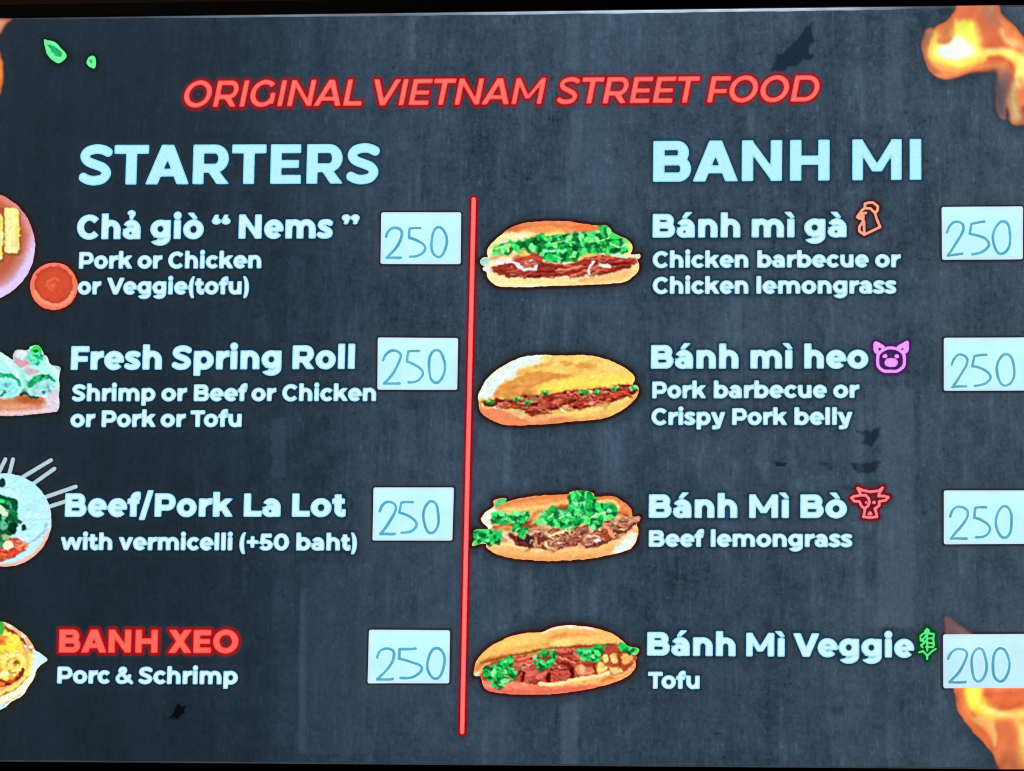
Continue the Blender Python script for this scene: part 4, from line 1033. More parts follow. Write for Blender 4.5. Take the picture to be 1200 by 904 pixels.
o = c.emit('sandwich_picture', SIL, warp=1.0, ring=(54, 12, 12), ra=0.9, rw=1.8)
c.piece('meat_filling', MEAT, o); c.piece('coriander', HERB, o, 0.0012); c.piece('coriander', LEFT, o, 0.0012); c.piece('coriander', LOW, o, 0.0012)

# sandwich with tofu
c = Canvas(550, 725, 756, 822, 550, 725, 5.854, (250, 192, 108), seed=44)
SIL = [(35, 340), (55, 280), (120, 210), (220, 150), (350, 105), (500, 92), (560, 65), (650, 48), (760, 50), (880, 70), (980, 105), (1045, 150), (1090, 190), (1158, 205), (1155, 240), (1130, 265), (1142, 300), (1130, 350), (1080, 400), (990, 440), (900, 465), (780, 490), (600, 515), (420, 522), (280, 518), (170, 505), (110, 480), (88, 440), (85, 400), (65, 395), (45, 395), (30, 385)]
c.poly([(80, 270), (240, 160), (420, 110), (520, 100), (540, 200), (300, 245), (120, 290)], (250, 196, 104), 2.0); c.line([(200, 200), (340, 150), (480, 135)], 30, (255, 214, 120), 2.5); c.line([(250, 230), (400, 200), (530, 180)], 20, (240, 170, 84), 2.0)
c.poly([(550, 130), (620, 100), (760, 85), (880, 95), (840, 120), (700, 118), (600, 140)], (238, 154, 80), 1.5); c.poly([(560, 190), (600, 150), (760, 125), (980, 120), (1030, 160), (800, 175), (640, 200)], (252, 200, 112), 1.5); c.line([(600, 170), (680, 160)], 40, (255, 222, 130), 2.0)
c.line([(500, 98), (570, 75), (660, 55), (770, 60), (860, 75)], 18, (240, 248, 228), 1.0); c.line([(680, 90), (800, 95), (960, 120)], 14, (244, 190, 120), 1.5); c.line([(540, 180), (545, 130)], 10, (226, 150, 80), 1.5)
c.line([(45, 350), (90, 300), (160, 275), (280, 250)], 30, (226, 140, 74), 1.2)
FILL = [(90, 360), (150, 300), (300, 262), (600, 205), (1000, 180), (1050, 225), (1145, 255), (1130, 300), (1060, 372), (900, 402), (700, 432), (480, 452), (300, 432), (100, 432)]
c.poly(FILL, (184, 72, 54))
c.scatter(FILL, 90, RED + [(226, 108, 84), (110, 18, 14)], (14, 44), (6, 13), (-0.5, 0.9), 0.8)
for l, w, k in [([(70, 305), (300, 252), (520, 212), (740, 190), (1010, 178)], 14, (140, 66, 28)), ([(300, 290), (400, 265), (460, 250)], 20, (230, 130, 96)), ([(310, 345), (370, 300), (430, 290)], 24, (226, 104, 84)), ([(370, 370), (365, 420)], 22, (104, 14, 10)), ([(330, 380), (350, 360)], 14, (120, 22, 16)), ([(545, 385), (545, 420)], 34, (96, 14, 10)), ([(560, 350), (680, 345)], 12, (110, 20, 14)), ([(570, 375), (660, 370), (700, 390), (640, 410)], 26, (206, 88, 70)), ([(700, 345), (705, 410)], 22, (96, 14, 10)), ([(600, 265), (680, 290), (740, 330)], 22, (214, 96, 80)), ([(620, 215), (720, 240), (760, 300)], 18, (226, 122, 104)), ([(600, 310), (680, 320)], 26, (130, 26, 22)), ([(660, 240), (700, 235)], 26, (120, 26, 24)), ([(400, 420), (400, 380), (450, 370)], 36, (220, 104, 86)), ([(470, 400), (530, 380)], 34, (226, 112, 94)), ([(855, 315), (865, 380)], 16, (120, 44, 18)), ([(940, 200), (1020, 195)], 36, (176, 70, 54)), ([(1025, 230), (1030, 330)], 22, (150, 64, 22))]: c.line(l, w, k)
for p, k in [([(870, 320), (905, 288), (955, 335), (925, 370), (880, 372)], (250, 214, 124)), ([(905, 260), (940, 235), (960, 300), (930, 310)], (255, 220, 130)), ([(960, 250), (1005, 235), (1020, 300), (980, 305)], (252, 212, 126)), ([(1040, 240), (1110, 235), (1135, 270), (1070, 320), (1040, 300)], (240, 180, 104)), ([(720, 330), (770, 310), (850, 345), (850, 385), (780, 395), (730, 380)], (234, 146, 104)), ([(960, 330), (1040, 335), (1060, 370), (980, 385)], (250, 206, 130))]: c.poly(p, (170, 84, 34), 1.2, 1, 1.0); c.poly([(x * 0.86 + 0.14 * sum(v[0] for v in p) / len(p), y * 0.86 + 0.14 * sum(v[1] for v in p) / len(p)) for x, y in p], k, 0.8, 1, 1.0)
c.line([(960, 250), (965, 300)], 9, (170, 90, 30)); c.line([(905, 330), (940, 320)], 8, (190, 120, 50)); c.dot(770, 350, 16, 30, (244, 180, 140)); c.dot(820, 350, 22, 20, (220, 120, 84))
G1 = [(95, 355), (190, 300), (290, 262), (300, 320), (316, 402), (270, 422), (232, 470), (180, 486), (120, 442), (115, 390)]
G2 = [(440, 272), (520, 230), (602, 222), (582, 302), (520, 347), (460, 328)]
G3 = [(745, 215), (830, 200), (930, 185), (912, 215), (892, 262), (860, 302), (780, 272)]
G4 = [(1020, 158), (1085, 190), (1155, 203), (1148, 242), (1100, 236), (1038, 205)]
for R_, k, n in ((G1, (30, 190, 92), 34), (G2, (24, 190, 90), 16), (G3, (40, 190, 92), 16), (G4, (76, 214, 112), 10)):
    c.poly(R_, k); c.scatter(R_, n, GREEN, (8, 28), (5, 14), (-1.4, 1.0), 0.75)
c.dot(170, 410, 50, 14, (10, 96, 50)); c.dot(240, 360, 14, 34, (12, 110, 56)); c.dot(290, 380, 20, 40, (150, 232, 130)); c.dot(200, 465, 30, 16, (130, 240, 150)); c.line([(400, 250), (470, 235), (560, 215)], 12, (150, 190, 80)); c.dot(780, 240, 34, 30, (80, 226, 130)); c.dot(840, 255, 26, 24, (20, 150, 70)); c.dot(880, 280, 30, 16, (230, 240, 160)); c.line([(45, 385), (60, 370)], 22, (206, 244, 226)); c.dot(1130, 225, 24, 22, (196, 236, 140)); c.dot(260, 300, 20, 16, (170, 246, 200))
c.poly([(88, 432), (300, 438), (560, 462), (900, 448), (900, 470), (780, 495), (420, 530), (170, 512), (95, 480)], (238, 124, 98), 1.0); c.line([(150, 490), (350, 505), (600, 495), (800, 475)], 18, (226, 104, 80), 2.0); c.line([(110, 460), (240, 455), (400, 470)], 16, (246, 150, 124), 1.5)
c.line([(490, 448), (600, 445), (720, 422), (860, 398), (950, 375)], 26, (255, 222, 160), 0.8); c.poly([(880, 430), (950, 385), (1060, 375), (1140, 300), (1130, 350), (1060, 410), (920, 462)], (240, 162, 92), 1.0); c.line([(900, 430), (960, 400), (1000, 420)], 14, (210, 110, 50)); c.line([(1000, 400), (1080, 370), (1125, 320)], 14, (248, 190, 120), 1.0)
FL = [(120, 330), (300, 270), (600, 212), (760, 200), (760, 330), (700, 420), (480, 445), (320, 428)]
c.strands(FL, 34, [(222, 102, 80), (206, 84, 64), (234, 128, 104), (180, 60, 46)], (10, 17), (40, 100), (-0.4, 0.8), 12); c.soften([FILL, G1, G4], 5); c.micro(SIL, 260, 0.9, 1.1, (10, 40), (3, 8), (-0.4, 0.1), 0.5, 1.2)
for l, w, k in [([(370, 370), (365, 415)], 18, (104, 14, 10)), ([(545, 385), (545, 418)], 26, (96, 14, 10)), ([(702, 350), (705, 405)], 18, (96, 14, 10)), ([(560, 350), (680, 345)], 9, (110, 20, 14)), ([(490, 448), (600, 445), (720, 422), (860, 398), (950, 375)], 22, (255, 224, 164))]: c.line(l, w, k)
for R_, n in ((G1, 18), (G2, 10), (G3, 10), (G4, 6)): c.leaves(R_, n, 26)
c.finish()
o = c.emit('sandwich_picture', SIL, ring=(62, 10, 12), ra=0.9, rw=1.8)
c.piece('meat_filling', FILL, o); c.piece('coriander', G1, o, 0.0012); c.piece('coriander', G2, o, 0.0012); c.piece('coriander', G3, o, 0.0012); c.piece('coriander', G4, o, 0.0012)




# plate of fried rolls
c = Canvas(-98, 218, 50, 362, 0, 0, 1, (178, 82, 52), seed=55)
R2 = np.hypot(c.X + 24, c.Y - 289) / 65.3
ang = np.clip(((c.X + 24) * 0.62 + (c.Y - 289) * 0.78) / 65.3, -1, 1)
rim = np.clip((R2 - 0.80) / 0.16, 0, 1) * np.clip(0.42 + 0.6 * ang, 0, 1)
lav = np.clip((R2 - 0.62) / 0.34, 0, 1) * np.clip((ang - 0.35) / 0.45, 0, 1)
mix = lambda A, col, t: A * (1 - t[..., None]) + np.asarray(col, float) * t[..., None]
c.rgb = mix(c.rgb, (196, 104, 74), np.clip(R2 * 0.9, 0, 1))
c.rgb = mix(c.rgb, (226, 128, 112), np.clip((R2 - 0.84) / 0.12, 0, 1) * 0.9)
c.rgb = mix(c.rgb, (222, 204, 250), np.clip(rim * 0.5 + lav, 0, 1))
c.rgb = mix(c.rgb, (150, 66, 44), np.clip((R2 - 0.55) / 0.2, 0, 1) * np.clip((R2 < 0.8) * 1.0, 0, 1) * np.clip(-ang + 0.2, 0, 1))
ROLLS = []
for k, (a, b, d, e) in enumerate([(5.5, 22.5, 244, 297.5), (-17, 3.2, 251, 305), (-37, -18, 246, 303), (-56, -38, 252, 300)]):
    R_ = [(a, d + 4), (a + 4, d), (b - 3, d + 1), (b, d + 6), (b + 0.5, (d + e) / 2), (b - 0.5, e - 4), (b - 4, e), (a + 3, e - 1), (a, e - 6), (a + 0.8, (d + e) / 2)]
    ROLLS.append(R_)
    c.poly([(x + 1.5, y + 2) for x, y in R_], (134, 84, 20), 2.0)
    c.poly(R_, (255, 246, 168), 0.8, 1, 0.8); c.line([(b - 2, d + 6), (b - 2, e - 6)], 3.5, (244, 222, 110), 1.4); c.line([(a + 1.5, d + 6), (a + 1.5, e - 6)], 2.0, (240, 222, 130), 1.0)
    c.scatter(R_, 10, [(255, 250, 196), (250, 232, 136)], (2, 5), (2, 6), (-1, 1), 0.5, 1.5)
for R_ in ROLLS: c.micro(R_, 60, 0.9, 1.08, (0.8, 2.6), (0.5, 1.2), (-1, 1), 0.7)
c.finish(0.03, 0.6)
o = c.emit('roll_plate_picture', circle(-24, 289, 65.3, 65.3), ring=(40, 12, 14), ra=0.7)
for R_ in ROLLS: c.piece('fried_roll', R_, o)

# bowl of red sauce
c = Canvas(34, 305, 96, 367, 0, 220, 6.03, (246, 134, 108), seed=56)
c.dot(385, 700, 168, 166, (240, 122, 98)); c.poly(circle(385, 690, 138, 130), (196, 70, 46), 0.8); c.dot(385, 690, 118, 112, (208, 78, 50), 0, 2.0)
c.line([(330, 690), (345, 660), (390, 645), (415, 655)], 14, (232, 106, 70), 1.2); c.line([(340, 690), (350, 715), (365, 730)], 16, (222, 96, 62), 1.2); c.dot(375, 692, 24, 16, (226, 100, 66), -0.4, 1.5)
c.line([(250, 740), (300, 800), (390, 835), (480, 800), (520, 740)], 26, (250, 146, 116), 1.0); c.line([(480, 580), (520, 640), (525, 720)], 12, (236, 126, 90), 1.0); c.line([(262, 620), (330, 570), (420, 560)], 10, (196, 76, 56), 1.0)
c.finish(0.04, 0.7)
o = c.emit('sauce_bowl_picture', circle(383, 699, 168, 167), ring=(70, 12, 10), ra=0.7)
c.piece('red_sauce', circle(385, 690, 138, 130), o)

# fresh spring rolls on a board
c = Canvas(-70, 398, 78, 494, 0, 395, 9.04, (186, 250, 236), seed=57)
SIL = [(-520, 360), (-300, 200), (-80, 168), (20, 168), (70, 200), (140, 240), (140, 200), (180, 140), (300, 138), (330, 100), (400, 90), (445, 130), (460, 185), (500, 205), (535, 290), (640, 325), (632, 420), (630, 600), (620, 780), (520, 800), (260, 832), (0, 840), (-300, 845), (-560, 845), (-580, 600)]
c.poly([(140, 240), (185, 140), (300, 138), (320, 260), (240, 300), (160, 260)], (214, 196, 210), 1.0); c.dot(230, 185, 60, 40, (216, 240, 244), 0, 1); c.poly([(150, 235), (250, 250), (320, 300), (240, 330), (180, 290)], (214, 160, 176), 1.0)
c.dot(385, 150, 62, 60, (66, 222, 100)); c.dot(385, 150, 26, 20, (16, 110, 40)); c.dot(400, 240, 84, 62, (50, 206, 150)); c.scatter(circle(390, 230, 80, 60, 10), 16, [(100, 240, 190), (26, 160, 100), (140, 246, 200)], (12, 30), (8, 18), (-1, 1)); c.dot(300, 220, 60, 24, (120, 226, 200), -0.5)
c.poly([(230, 330), (400, 310), (480, 200), (530, 290), (620, 370), (630, 560), (500, 620), (330, 600), (270, 540)], (178, 252, 236), 1.5); c.poly([(250, 340), (330, 330), (420, 370), (330, 410)], (206, 180, 190), 2.0)
c.poly([(290, 540), (320, 460), (400, 410), (500, 395), (570, 440), (595, 490), (520, 455), (430, 470), (360, 530)], (26, 150, 96)); c.scatter([(300, 520), (400, 420), (520, 410), (580, 470), (450, 460)], 14, [(40, 190, 120), (16, 110, 80), (90, 220, 150)], (10, 30), (6, 14), (-0.8, 0.3))
c.poly([(330, 580), (380, 500), (500, 460), (570, 500), (590, 590), (480, 630)], (160, 224, 222), 1.0); c.scatter(circle(460, 560, 100, 60, 12), 20, [(130, 150, 180), (220, 230, 240), (196, 190, 206), (110, 220, 200)], (10, 28), (6, 14), (-1, 1)); c.dot(460, 590, 20, 22, (60, 84, 104)); c.line([(520, 540), (540, 600)], 18, (96, 130, 160)); c.dot(460, 636, 32, 20, (244, 244, 248))
c.poly([(-520, 360), (-80, 165), (30, 165), (130, 270), (220, 400), (270, 520), (270, 590), (200, 620), (60, 655), (-200, 655), (-500, 640)], (170, 250, 240), 1.5); c.line([(-80, 200), (30, 200), (120, 300), (200, 400)], 40, (214, 254, 250), 3.0)
c.poly([(-300, 430), (-100, 390), (60, 380), (160, 410), (225, 470), (210, 530), (150, 450), (40, 430), (-160, 440)], (34, 170, 110)); c.scatter([(-100, 400), (60, 390), (210, 470), (150, 440), (0, 420)], 14, [(26, 150, 90), (60, 206, 120), (80, 230, 180)], (10, 34), (6, 14), (0, 0.8))
c.poly([(-200, 640), (-120, 500), (60, 450), (150, 490), (190, 590), (60, 650)], (150, 240, 236), 1.2); c.scatter(circle(30, 560, 150, 70, 14), 20, [(90, 170, 200), (210, 250, 250), (110, 220, 200), (180, 200, 220)], (10, 30), (5, 12), (-1, 1)); c.line([(20, 620), (60, 580)], 26, (50, 120, 100)); c.line([(60, 500), (80, 530)], 16, (100, 150, 210)); c.dot(30, 640, 34, 16, (230, 214, 220))
c.poly([(-580, 660), (60, 655), (230, 600), (270, 590), (310, 630), (440, 640), (520, 680), (510, 790), (250, 830), (-580, 845)], (206, 132, 96), 1.5); c.poly([(180, 660), (300, 640), (460, 690), (440, 740), (260, 720)], (184, 90, 52), 2.0); c.line([(-500, 740), (0, 740), (240, 740), (480, 740)], 50, (224, 158, 124), 3.0); c.line([(-500, 812), (0, 812), (300, 800), (500, 780), (600, 770)], 46, (236, 206, 214), 2.0)
c.line([(220, 620), (265, 595), (320, 630), (400, 640)], 22, (12, 60, 60)); c.poly([(500, 640), (600, 560), (632, 420), (632, 780), (520, 800), (470, 760)], (222, 206, 222), 2.5); c.line([(620, 350), (628, 560), (618, 770)], 20, (206, 240, 240), 1.5); c.line([(560, 300), (640, 335), (620, 370)], 16, (196, 190, 206), 1.0)
c.line([(-40, 190), (60, 230), (140, 330), (210, 440)], 16, (244, 255, 252), 3.0, 0.9); c.line([(500, 240), (560, 330), (610, 420)], 24, (232, 254, 250), 3.0, 0.9); c.line([(300, 600), (420, 610), (540, 600)], 18, (214, 240, 240), 2.5, 0.7); c.poly([(200, 330), (260, 400), (290, 500), (270, 560), (240, 440)], (120, 206, 190), 3.0, 0.7)
c.micro(SIL, 420, 0.82, 1.14, (8, 34), (4, 12), (-1, 1), 0.5, 1.2)
c.finish(0.05, 1.0)
o = c.emit('spring_roll_picture', SIL, ring=(12, 24, 30), ra=0.7)
c.piece('spring_roll', [(-520, 360), (-80, 172), (25, 172), (130, 270), (220, 400), (268, 520), (262, 590), (200, 620), (60, 650), (-200, 650), (-500, 640)], o)
c.piece('spring_roll', [(240, 340), (400, 320), (480, 215), (528, 295), (612, 375), (622, 560), (500, 618), (340, 600), (285, 545)], o)
c.piece('garnish', circle(393, 205, 76, 100, 16), o)

# plate of beef in leaves with skewers
SK = [[(-35, 640 - 75), (-8, 537)], [(-2, 556), (6.6, 538.5)], [(11, 556.5), (15.6, 538.5)], [(24, 561), (60, 539.5)], [(38, 568), (64, 549.5)], [(53, 583), (89, 570.5)], [(58, 594), (78, 587.5)]]
for p in SK: stroke_art('skewer_picture', [p], 4.8, (190, 214, 226), (150, 176, 192), (14, 26, 36), 0, 0, 1, rw=0.6, ra=0.6, depth=0.0006)
c = Canvas(-54, 548, 68, 670, 0, 530, 6.46, (184, 244, 252), seed=58)
R2 = np.hypot(c.X - 5.5, c.Y - 609.5) / 55.2
low = np.clip(((c.Y - 609.5) * 0.85 + (c.X - 5) * 0.3) / 55, -1, 1)
c.rgb = mix(c.rgb, (214, 226, 244), np.clip((R2 - 0.84) / 0.1, 0, 1) * np.clip(0.3 + low, 0, 1))
c.rgb = mix(c.rgb, (250, 186, 172), np.clip((R2 - 0.90) / 0.05, 0, 1) * np.clip((low - 0.35) / 0.3, 0, 1))
c.line([(352, 540), (330, 610), (260, 670), (180, 700)], 16, (140, 186, 214), 1.5); c.line([(150, 560), (260, 500), (340, 470)], 6, (160, 222, 236), 1.5, 0.6); c.line([(160, 430), (280, 440)], 6, (162, 226, 238), 1.5, 0.6); c.line([(60, 250), (50, 320)], 8, (210, 246, 250), 1.5)
c.poly([(-300, 780), (-150, 700), (80, 650), (160, 660), (215, 710), (150, 760), (40, 810), (-100, 830), (-260, 820)], (206, 74, 46), 1.0); c.scatter([(-200, 780), (80, 670), (200, 710), (40, 790)], 30, [(226, 92, 58), (180, 50, 34), (236, 120, 84), (246, 150, 120)], (10, 40), (6, 14), (-0.5, 0.3)); c.line([(-100, 835), (60, 810), (190, 740)], 14, (176, 60, 44), 1.0); c.dot(150, 735, 16, 14, (250, 130, 100))
rs_ = np.random.RandomState(9)
for q in range(70):
    x_, y_ = rs_.uniform(60, 350), rs_.uniform(190, 690)
    if math.hypot(x_ - 36, y_ - 514) > 325: continue
    a_ = rs_.uniform(-0.9, 0.5); L_ = rs_.uniform(30, 80); b_ = rs_.uniform(-14, 14)
    c.line([(x_ - L_ * math.cos(a_), y_ - L_ * math.sin(a_)), (x_, y_ + b_), (x_ + L_ * math.cos(a_), y_ + L_ * math.sin(a_))], rs_.uniform(4, 8), [(150, 208, 226), (214, 250, 255), (166, 222, 238), (226, 244, 250)][rs_.randint(4)], 1.0, 0.6)
LEAFY = [(-250, 360), (-100, 320), (20, 330), (110, 350), (140, 390), (130, 480), (140, 540), (120, 600), (60, 650), (20, 720), (-60, 740), (-220, 720), (-280, 560)]
c.poly(LEAFY, (14, 84, 52)); c.scatter(LEAFY, 70, [(24, 140, 76), (40, 176, 100), (10, 60, 44), (90, 190, 140), (130, 210, 170), (30, 110, 70)], (12, 34), (8, 20), (-1, 1)); c.dot(20, 440, 24, 60, (200, 240, 190), -0.7); c.dot(20, 372, 26, 16, (60, 216, 120)); c.dot(95, 525, 30, 30, (110, 200, 160)); c.dot(30, 555, 30, 36, (90, 190, 150)); c.dot(150, 530, 16, 14, (40, 90, 70)); c.dot(183, 570, 20, 22, (30, 70, 56)); c.dot(100, 570, 30, 50, (8, 54, 36)); c.dot(15, 235, 28, 34, (26, 60, 70)); c.dot(65, 705, 42, 36, (252, 230, 186)); c.dot(40, 640, 40, 24, (150, 190, 130)); c.dot(10, 690, 20, 34, (60, 150, 110)); c.dot(-60, 500, 60, 50, (40, 150, 90))
c.dot(160, 640, 50, 20, (214, 236, 248), 0.6)
c.leaves(LEAFY, 16, 26, ((24, 130, 74), (46, 160, 100), (110, 190, 150), (16, 96, 60))); c.micro(LEAFY, 60, 0.6, 1.5, (6, 18), (3, 8), (-1.4, 1.4), 0.75); c.micro([(-300, 780), (80, 650), (215, 710), (40, 810), (-260, 820)], 70, 0.75, 1.4, (5, 20), (3, 7), (-0.8, 0.3), 0.7)
c.finish(0.04, 0.8)
o = c.emit('beef_plate_picture', [((x) * 6.46, (y - 530) * 6.46) for x, y in circle(5.5, 609.5, 55.3, 54.6)], ring=(12, 24, 32), ra=0.7, depth=0.0009)
c.piece('leafy_beef', LEAFY, o, 0.0011); c.piece('red_relish', [(60, 655), (160, 665), (212, 710), (150, 755), (40, 805), (-100, 822), (-240, 815), (-200, 750), (-60, 745), (20, 722)], o, 0.0011)

# savoury yellow pancake in a white wrapper
c = Canvas(-94, 718, 62, 842, 0, 715, 7.23, (250, 240, 196), seed=59)
SIL = [(-620, 480), (-560, 260), (-400, 130), (-200, 80), (0, 92), (80, 120), (150, 165), (220, 215), (265, 275), (300, 340), (345, 365), (405, 422), (360, 460), (312, 505), (298, 560), (250, 640), (190, 725), (110, 770), (30, 835), (-120, 880), (-400, 850), (-560, 700)]
c.poly([(-400, 160), (-200, 100), (0, 95), (110, 140), (200, 210), (280, 300), (270, 420), (240, 520), (180, 600), (80, 660), (0, 700), (-200, 740), (-400, 700), (-540, 500)], (236, 176, 110), 1.0)
CAKE = [(-500, 480), (-400, 240), (-200, 170), (0, 190), (60, 170), (150, 240), (200, 320), (225, 420), (215, 510), (170, 580), (60, 640), (-100, 690), (-300, 680), (-440, 600)]
c.poly(CAKE, (250, 220, 84)); c.scatter(CAKE, 70, [(255, 240, 110), (244, 196, 60), (255, 230, 150), (226, 150, 50), (250, 236, 90)], (16, 50), (12, 30), (-1, 1), 0.75)
c.line([(20, 130), (100, 180), (160, 220), (220, 290)], 22, (140, 70, 34)); c.line([(60, 118), (150, 185), (250, 290)], 20, (232, 190, 150)); c.dot(80, 130, 26, 18, (244, 232, 214)); c.dot(205, 215, 22, 16, (248, 226, 196)); c.line([(215, 300), (240, 335), (270, 310)], 22, (250, 240, 220)); c.line([(235, 325), (262, 345)], 14, (150, 110, 80))
c.dot(10, 145, 30, 66, (70, 176, 60)); c.dot(30, 255, 60, 46, (240, 150, 60)); c.dot(20, 270, 30, 24, (216, 110, 44)); c.dot(120, 260, 60, 60, (255, 236, 90)); c.dot(60, 330, 70, 30, (255, 226, 70))
c.line([(40, 450), (70, 390), (150, 370), (205, 430), (190, 500), (130, 530), (80, 500)], 46, (255, 238, 130)); c.line([(60, 470), (90, 420), (160, 410)], 10, (214, 160, 50)); c.dot(150, 445, 26, 16, (150, 96, 40)); c.line([(75, 505), (110, 530), (190, 520)], 9, (196, 130, 50)); c.dot(110, 400, 22, 10, (255, 250, 190))
c.line([(0, 600), (80, 610), (170, 560), (200, 510)], 34, (140, 50, 24)); c.line([(-60, 630), (40, 640), (120, 590)], 28, (206, 90, 40)); c.dot(40, 545, 44, 24, (255, 244, 180), -0.4); c.dot(10, 620, 50, 20, (236, 120, 50)); c.dot(100, 575, 24, 14, (250, 170, 90)); c.dot(75, 625, 24, 12, (120, 30, 20))
c.line([(-60, 725), (60, 680), (160, 620), (230, 540)], 26, (252, 226, 100)); c.line([(-40, 745), (90, 690), (180, 630), (240, 555)], 9, (170, 120, 40)); c.line([(260, 380), (258, 460), (240, 540)], 36, (250, 236, 110), 2.0)
c.poly([(280, 345), (345, 362), (410, 422), (360, 462), (310, 508), (270, 500), (282, 420)], (214, 242, 246), 1.0); c.line([(290, 500), (260, 600), (180, 700), (40, 790)], 50, (252, 248, 222), 2.0); c.line([(30, 800), (110, 755), (175, 712)], 9, (196, 190, 140)); c.line([(-100, 860), (0, 830), (30, 810)], 40, (206, 236, 246), 1.5)
c.micro(CAKE, 260, 0.75, 1.2, (6, 26), (3, 9), (-1.2, 1.2), 0.7); c.micro(SIL, 160, 0.85, 1.1, (8, 30), (3, 8), (-1.2, -0.3), 0.6)
c.finish(0.05)
o = c.emit('pancake_picture', SIL, ring=(24, 30, 10), ra=0.7)
c.piece('yellow_pancake', CAKE, o)
c.piece('white_wrapper', [(282, 345), (345, 364), (403, 422), (360, 458), (310, 505), (274, 500), (284, 420)], o)

# loose green leaves
for pts, inner, ox, oy in (([(390, 355), (420, 358), (490, 378), (540, 430), (585, 480), (580, 520), (530, 560), (490, 552), (430, 500), (405, 440)], [(430, 405), (470, 405), (540, 460), (552, 490), (525, 512), (480, 480)], 0, 0),
                           ([(770, 540), (790, 505), (830, 498), (850, 540), (845, 590), (830, 608), (790, 590), (768, 565)], [(795, 535), (812, 530), (820, 555), (805, 568)], 0, 0)):
    p = np.asarray(pts, float) / 7.53
    c = Canvas(p[:, 0].min() - 3, p[:, 1].min() - 3, p[:, 0].max() + 3, p[:, 1].max() + 3, 0, 0, 7.53, (112, 240, 160), 0.5, 61)
    c.poly(inner, (44, 172, 104), 0.8, 1, 0.5); c.line([inner[0], inner[2]], 8, (30, 150, 80), 1.0, 0.6)
    c.finish(0.05)
    c.emit('leaf_picture', pts, ring=(2, 34, 20), warp=0.3, far=(30, 40, 48))

# flames
def flame(c, sil, ring, pieces=()):
    d = c.field(sil) + 3.5 * vnoise(c.X, c.Y, 12, 12, c.seed, 3)
    lick = vnoise(c.X + 0.5 * c.Y, c.Y, 14, 46, c.seed + 3, 2)[..., None]
    c.rgb = c.rgb * (1 + 0.16 * lick) + np.array([10.0, 16, 6]) * lick
    k = np.clip(1 + d / 6.0, 0, 1)[..., None]
    c.rgb = c.rgb * (1 - 0.55 * k) + np.array([176, 84, 48.0]) * 0.55 * k
    c.rgb = np.minimum(c.rgb * np.array([1.04, 1.06, 1.04]), np.array([248.0, 246, 240]))
    c.finish(0.02, 0.45)
    wisp = np.clip(0.62 + 1.5 * vnoise(c.X, c.Y, 26, 26, c.seed + 8, 2), 0.25, 1.0)
    al = np.clip(-(d - 1.0) / (2.0 + 5.0 * (1 - wisp)), 0, 1)
    al = al * al * (3 - 2 * al)
    for cx_, cy_, rr, lo in getattr(c, 'thin', ()):            # parts of the flame that are almost gone
        w = c.P([(cx_, cy_)])[0]
        al = al * (1 - (1 - lo) * np.clip(1.3 - np.hypot(c.X - w[0], (c.Y - w[1]) * 0.6) / (rr / c.s), 0, 1))
    o = levelset('flame_picture', c.xs, c.ys, c.field(sil) - 2.0, c.rgb, 0.0008, MAT_FLAME, board, None, al)
    p = c.P(sil); sl = window(p[:, 0].min() - 16, p[:, 1].min() - 16, p[:, 0].max() + 16, p[:, 1].max() + 16)
    outline(sl, c.field(sil, GX[sl], GY[sl]), ring, 0.0, 0.3, 5.0, (46, 54, 62), 13.0, 0.4)
    for name, p in pieces: levelset(name, c.xs, c.ys, c.field(p, warp=0.3), c.rgb, 0.0010, MAT_FLAME, o)


c = Canvas(1076, -8, 1300, 200, 1060, 0, 5.65, (240, 128, 82), step=1.0, seed=71)
SIL = [(118, 340), (120, 250), (136, 196), (166, 182), (196, 188), (214, 176), (262, 150), (320, 80), (340, 30), (345, -20), (480, -24), (620, -20), (628, 38), (650, 100), (720, 165), (800, 250), (900, 330), (1000, 330), (1120, 300), (1200, 380), (1180, 520), (1060, 640), (960, 760), (860, 850), (790, 838), (730, 835), (690, 800), (675, 720), (668, 790), (640, 790), (605, 720), (595, 600), (600, 490), (560, 480), (440, 495), (350, 520), (260, 530), (200, 510), (150, 440)]
c.poly([(120, 340), (125, 250), (145, 195), (190, 185), (200, 250), (150, 330), (170, 430), (220, 480), (180, 500), (140, 430)], (196, 128, 92), 2.5)
c.poly([(320, 120), (360, 45), (600, 45), (640, 200), (620, 300), (480, 300), (430, 180)], (224, 118, 78), 5.0)
c.poly([(500, 60), (600, 50), (650, 180), (560, 160)], (204, 126, 98), 5.0)
c.poly([(200, 250), (240, 180), (320, 120), (330, 200), (310, 280), (260, 290)], (206, 122, 78), 3.0)
c.line([(640, 210), (680, 260), (780, 310), (900, 400)], 40, (250, 190, 120), 4.0); c.line([(660, 130), (740, 210), (830, 290)], 50, (236, 140, 84), 5.0)
c.poly([(150, 360), (160, 300), (210, 220), (280, 285), (320, 200), (340, 160), (430, 150), (500, 250), (520, 320), (680, 330), (800, 360), (860, 430), (840, 520), (780, 600), (730, 560), (720, 440), (640, 380), (540, 400), (420, 460), (300, 455), (190, 420)], (254, 204, 92), 4.0)
c.poly([(180, 350), (220, 290), (300, 290), (340, 180), (430, 170), (480, 270), (520, 340), (700, 350), (800, 400), (820, 480), (780, 520), (740, 430), (640, 365), (500, 390), (340, 430), (210, 400)], (255, 240, 110), 5.0)
c.poly([(215, 340), (300, 295), (350, 240), (420, 300), (470, 345), (400, 380), (260, 385)], (224, 250, 244), 5.0); c.dot(330, 335, 90, 40, (226, 252, 255), 0, 5.0)
c.dot(255, 265, 46, 28, (214, 132, 80), -0.2, 2.5); c.dot(410, 185, 60, 40, (232, 240, 90), 0, 6.0)
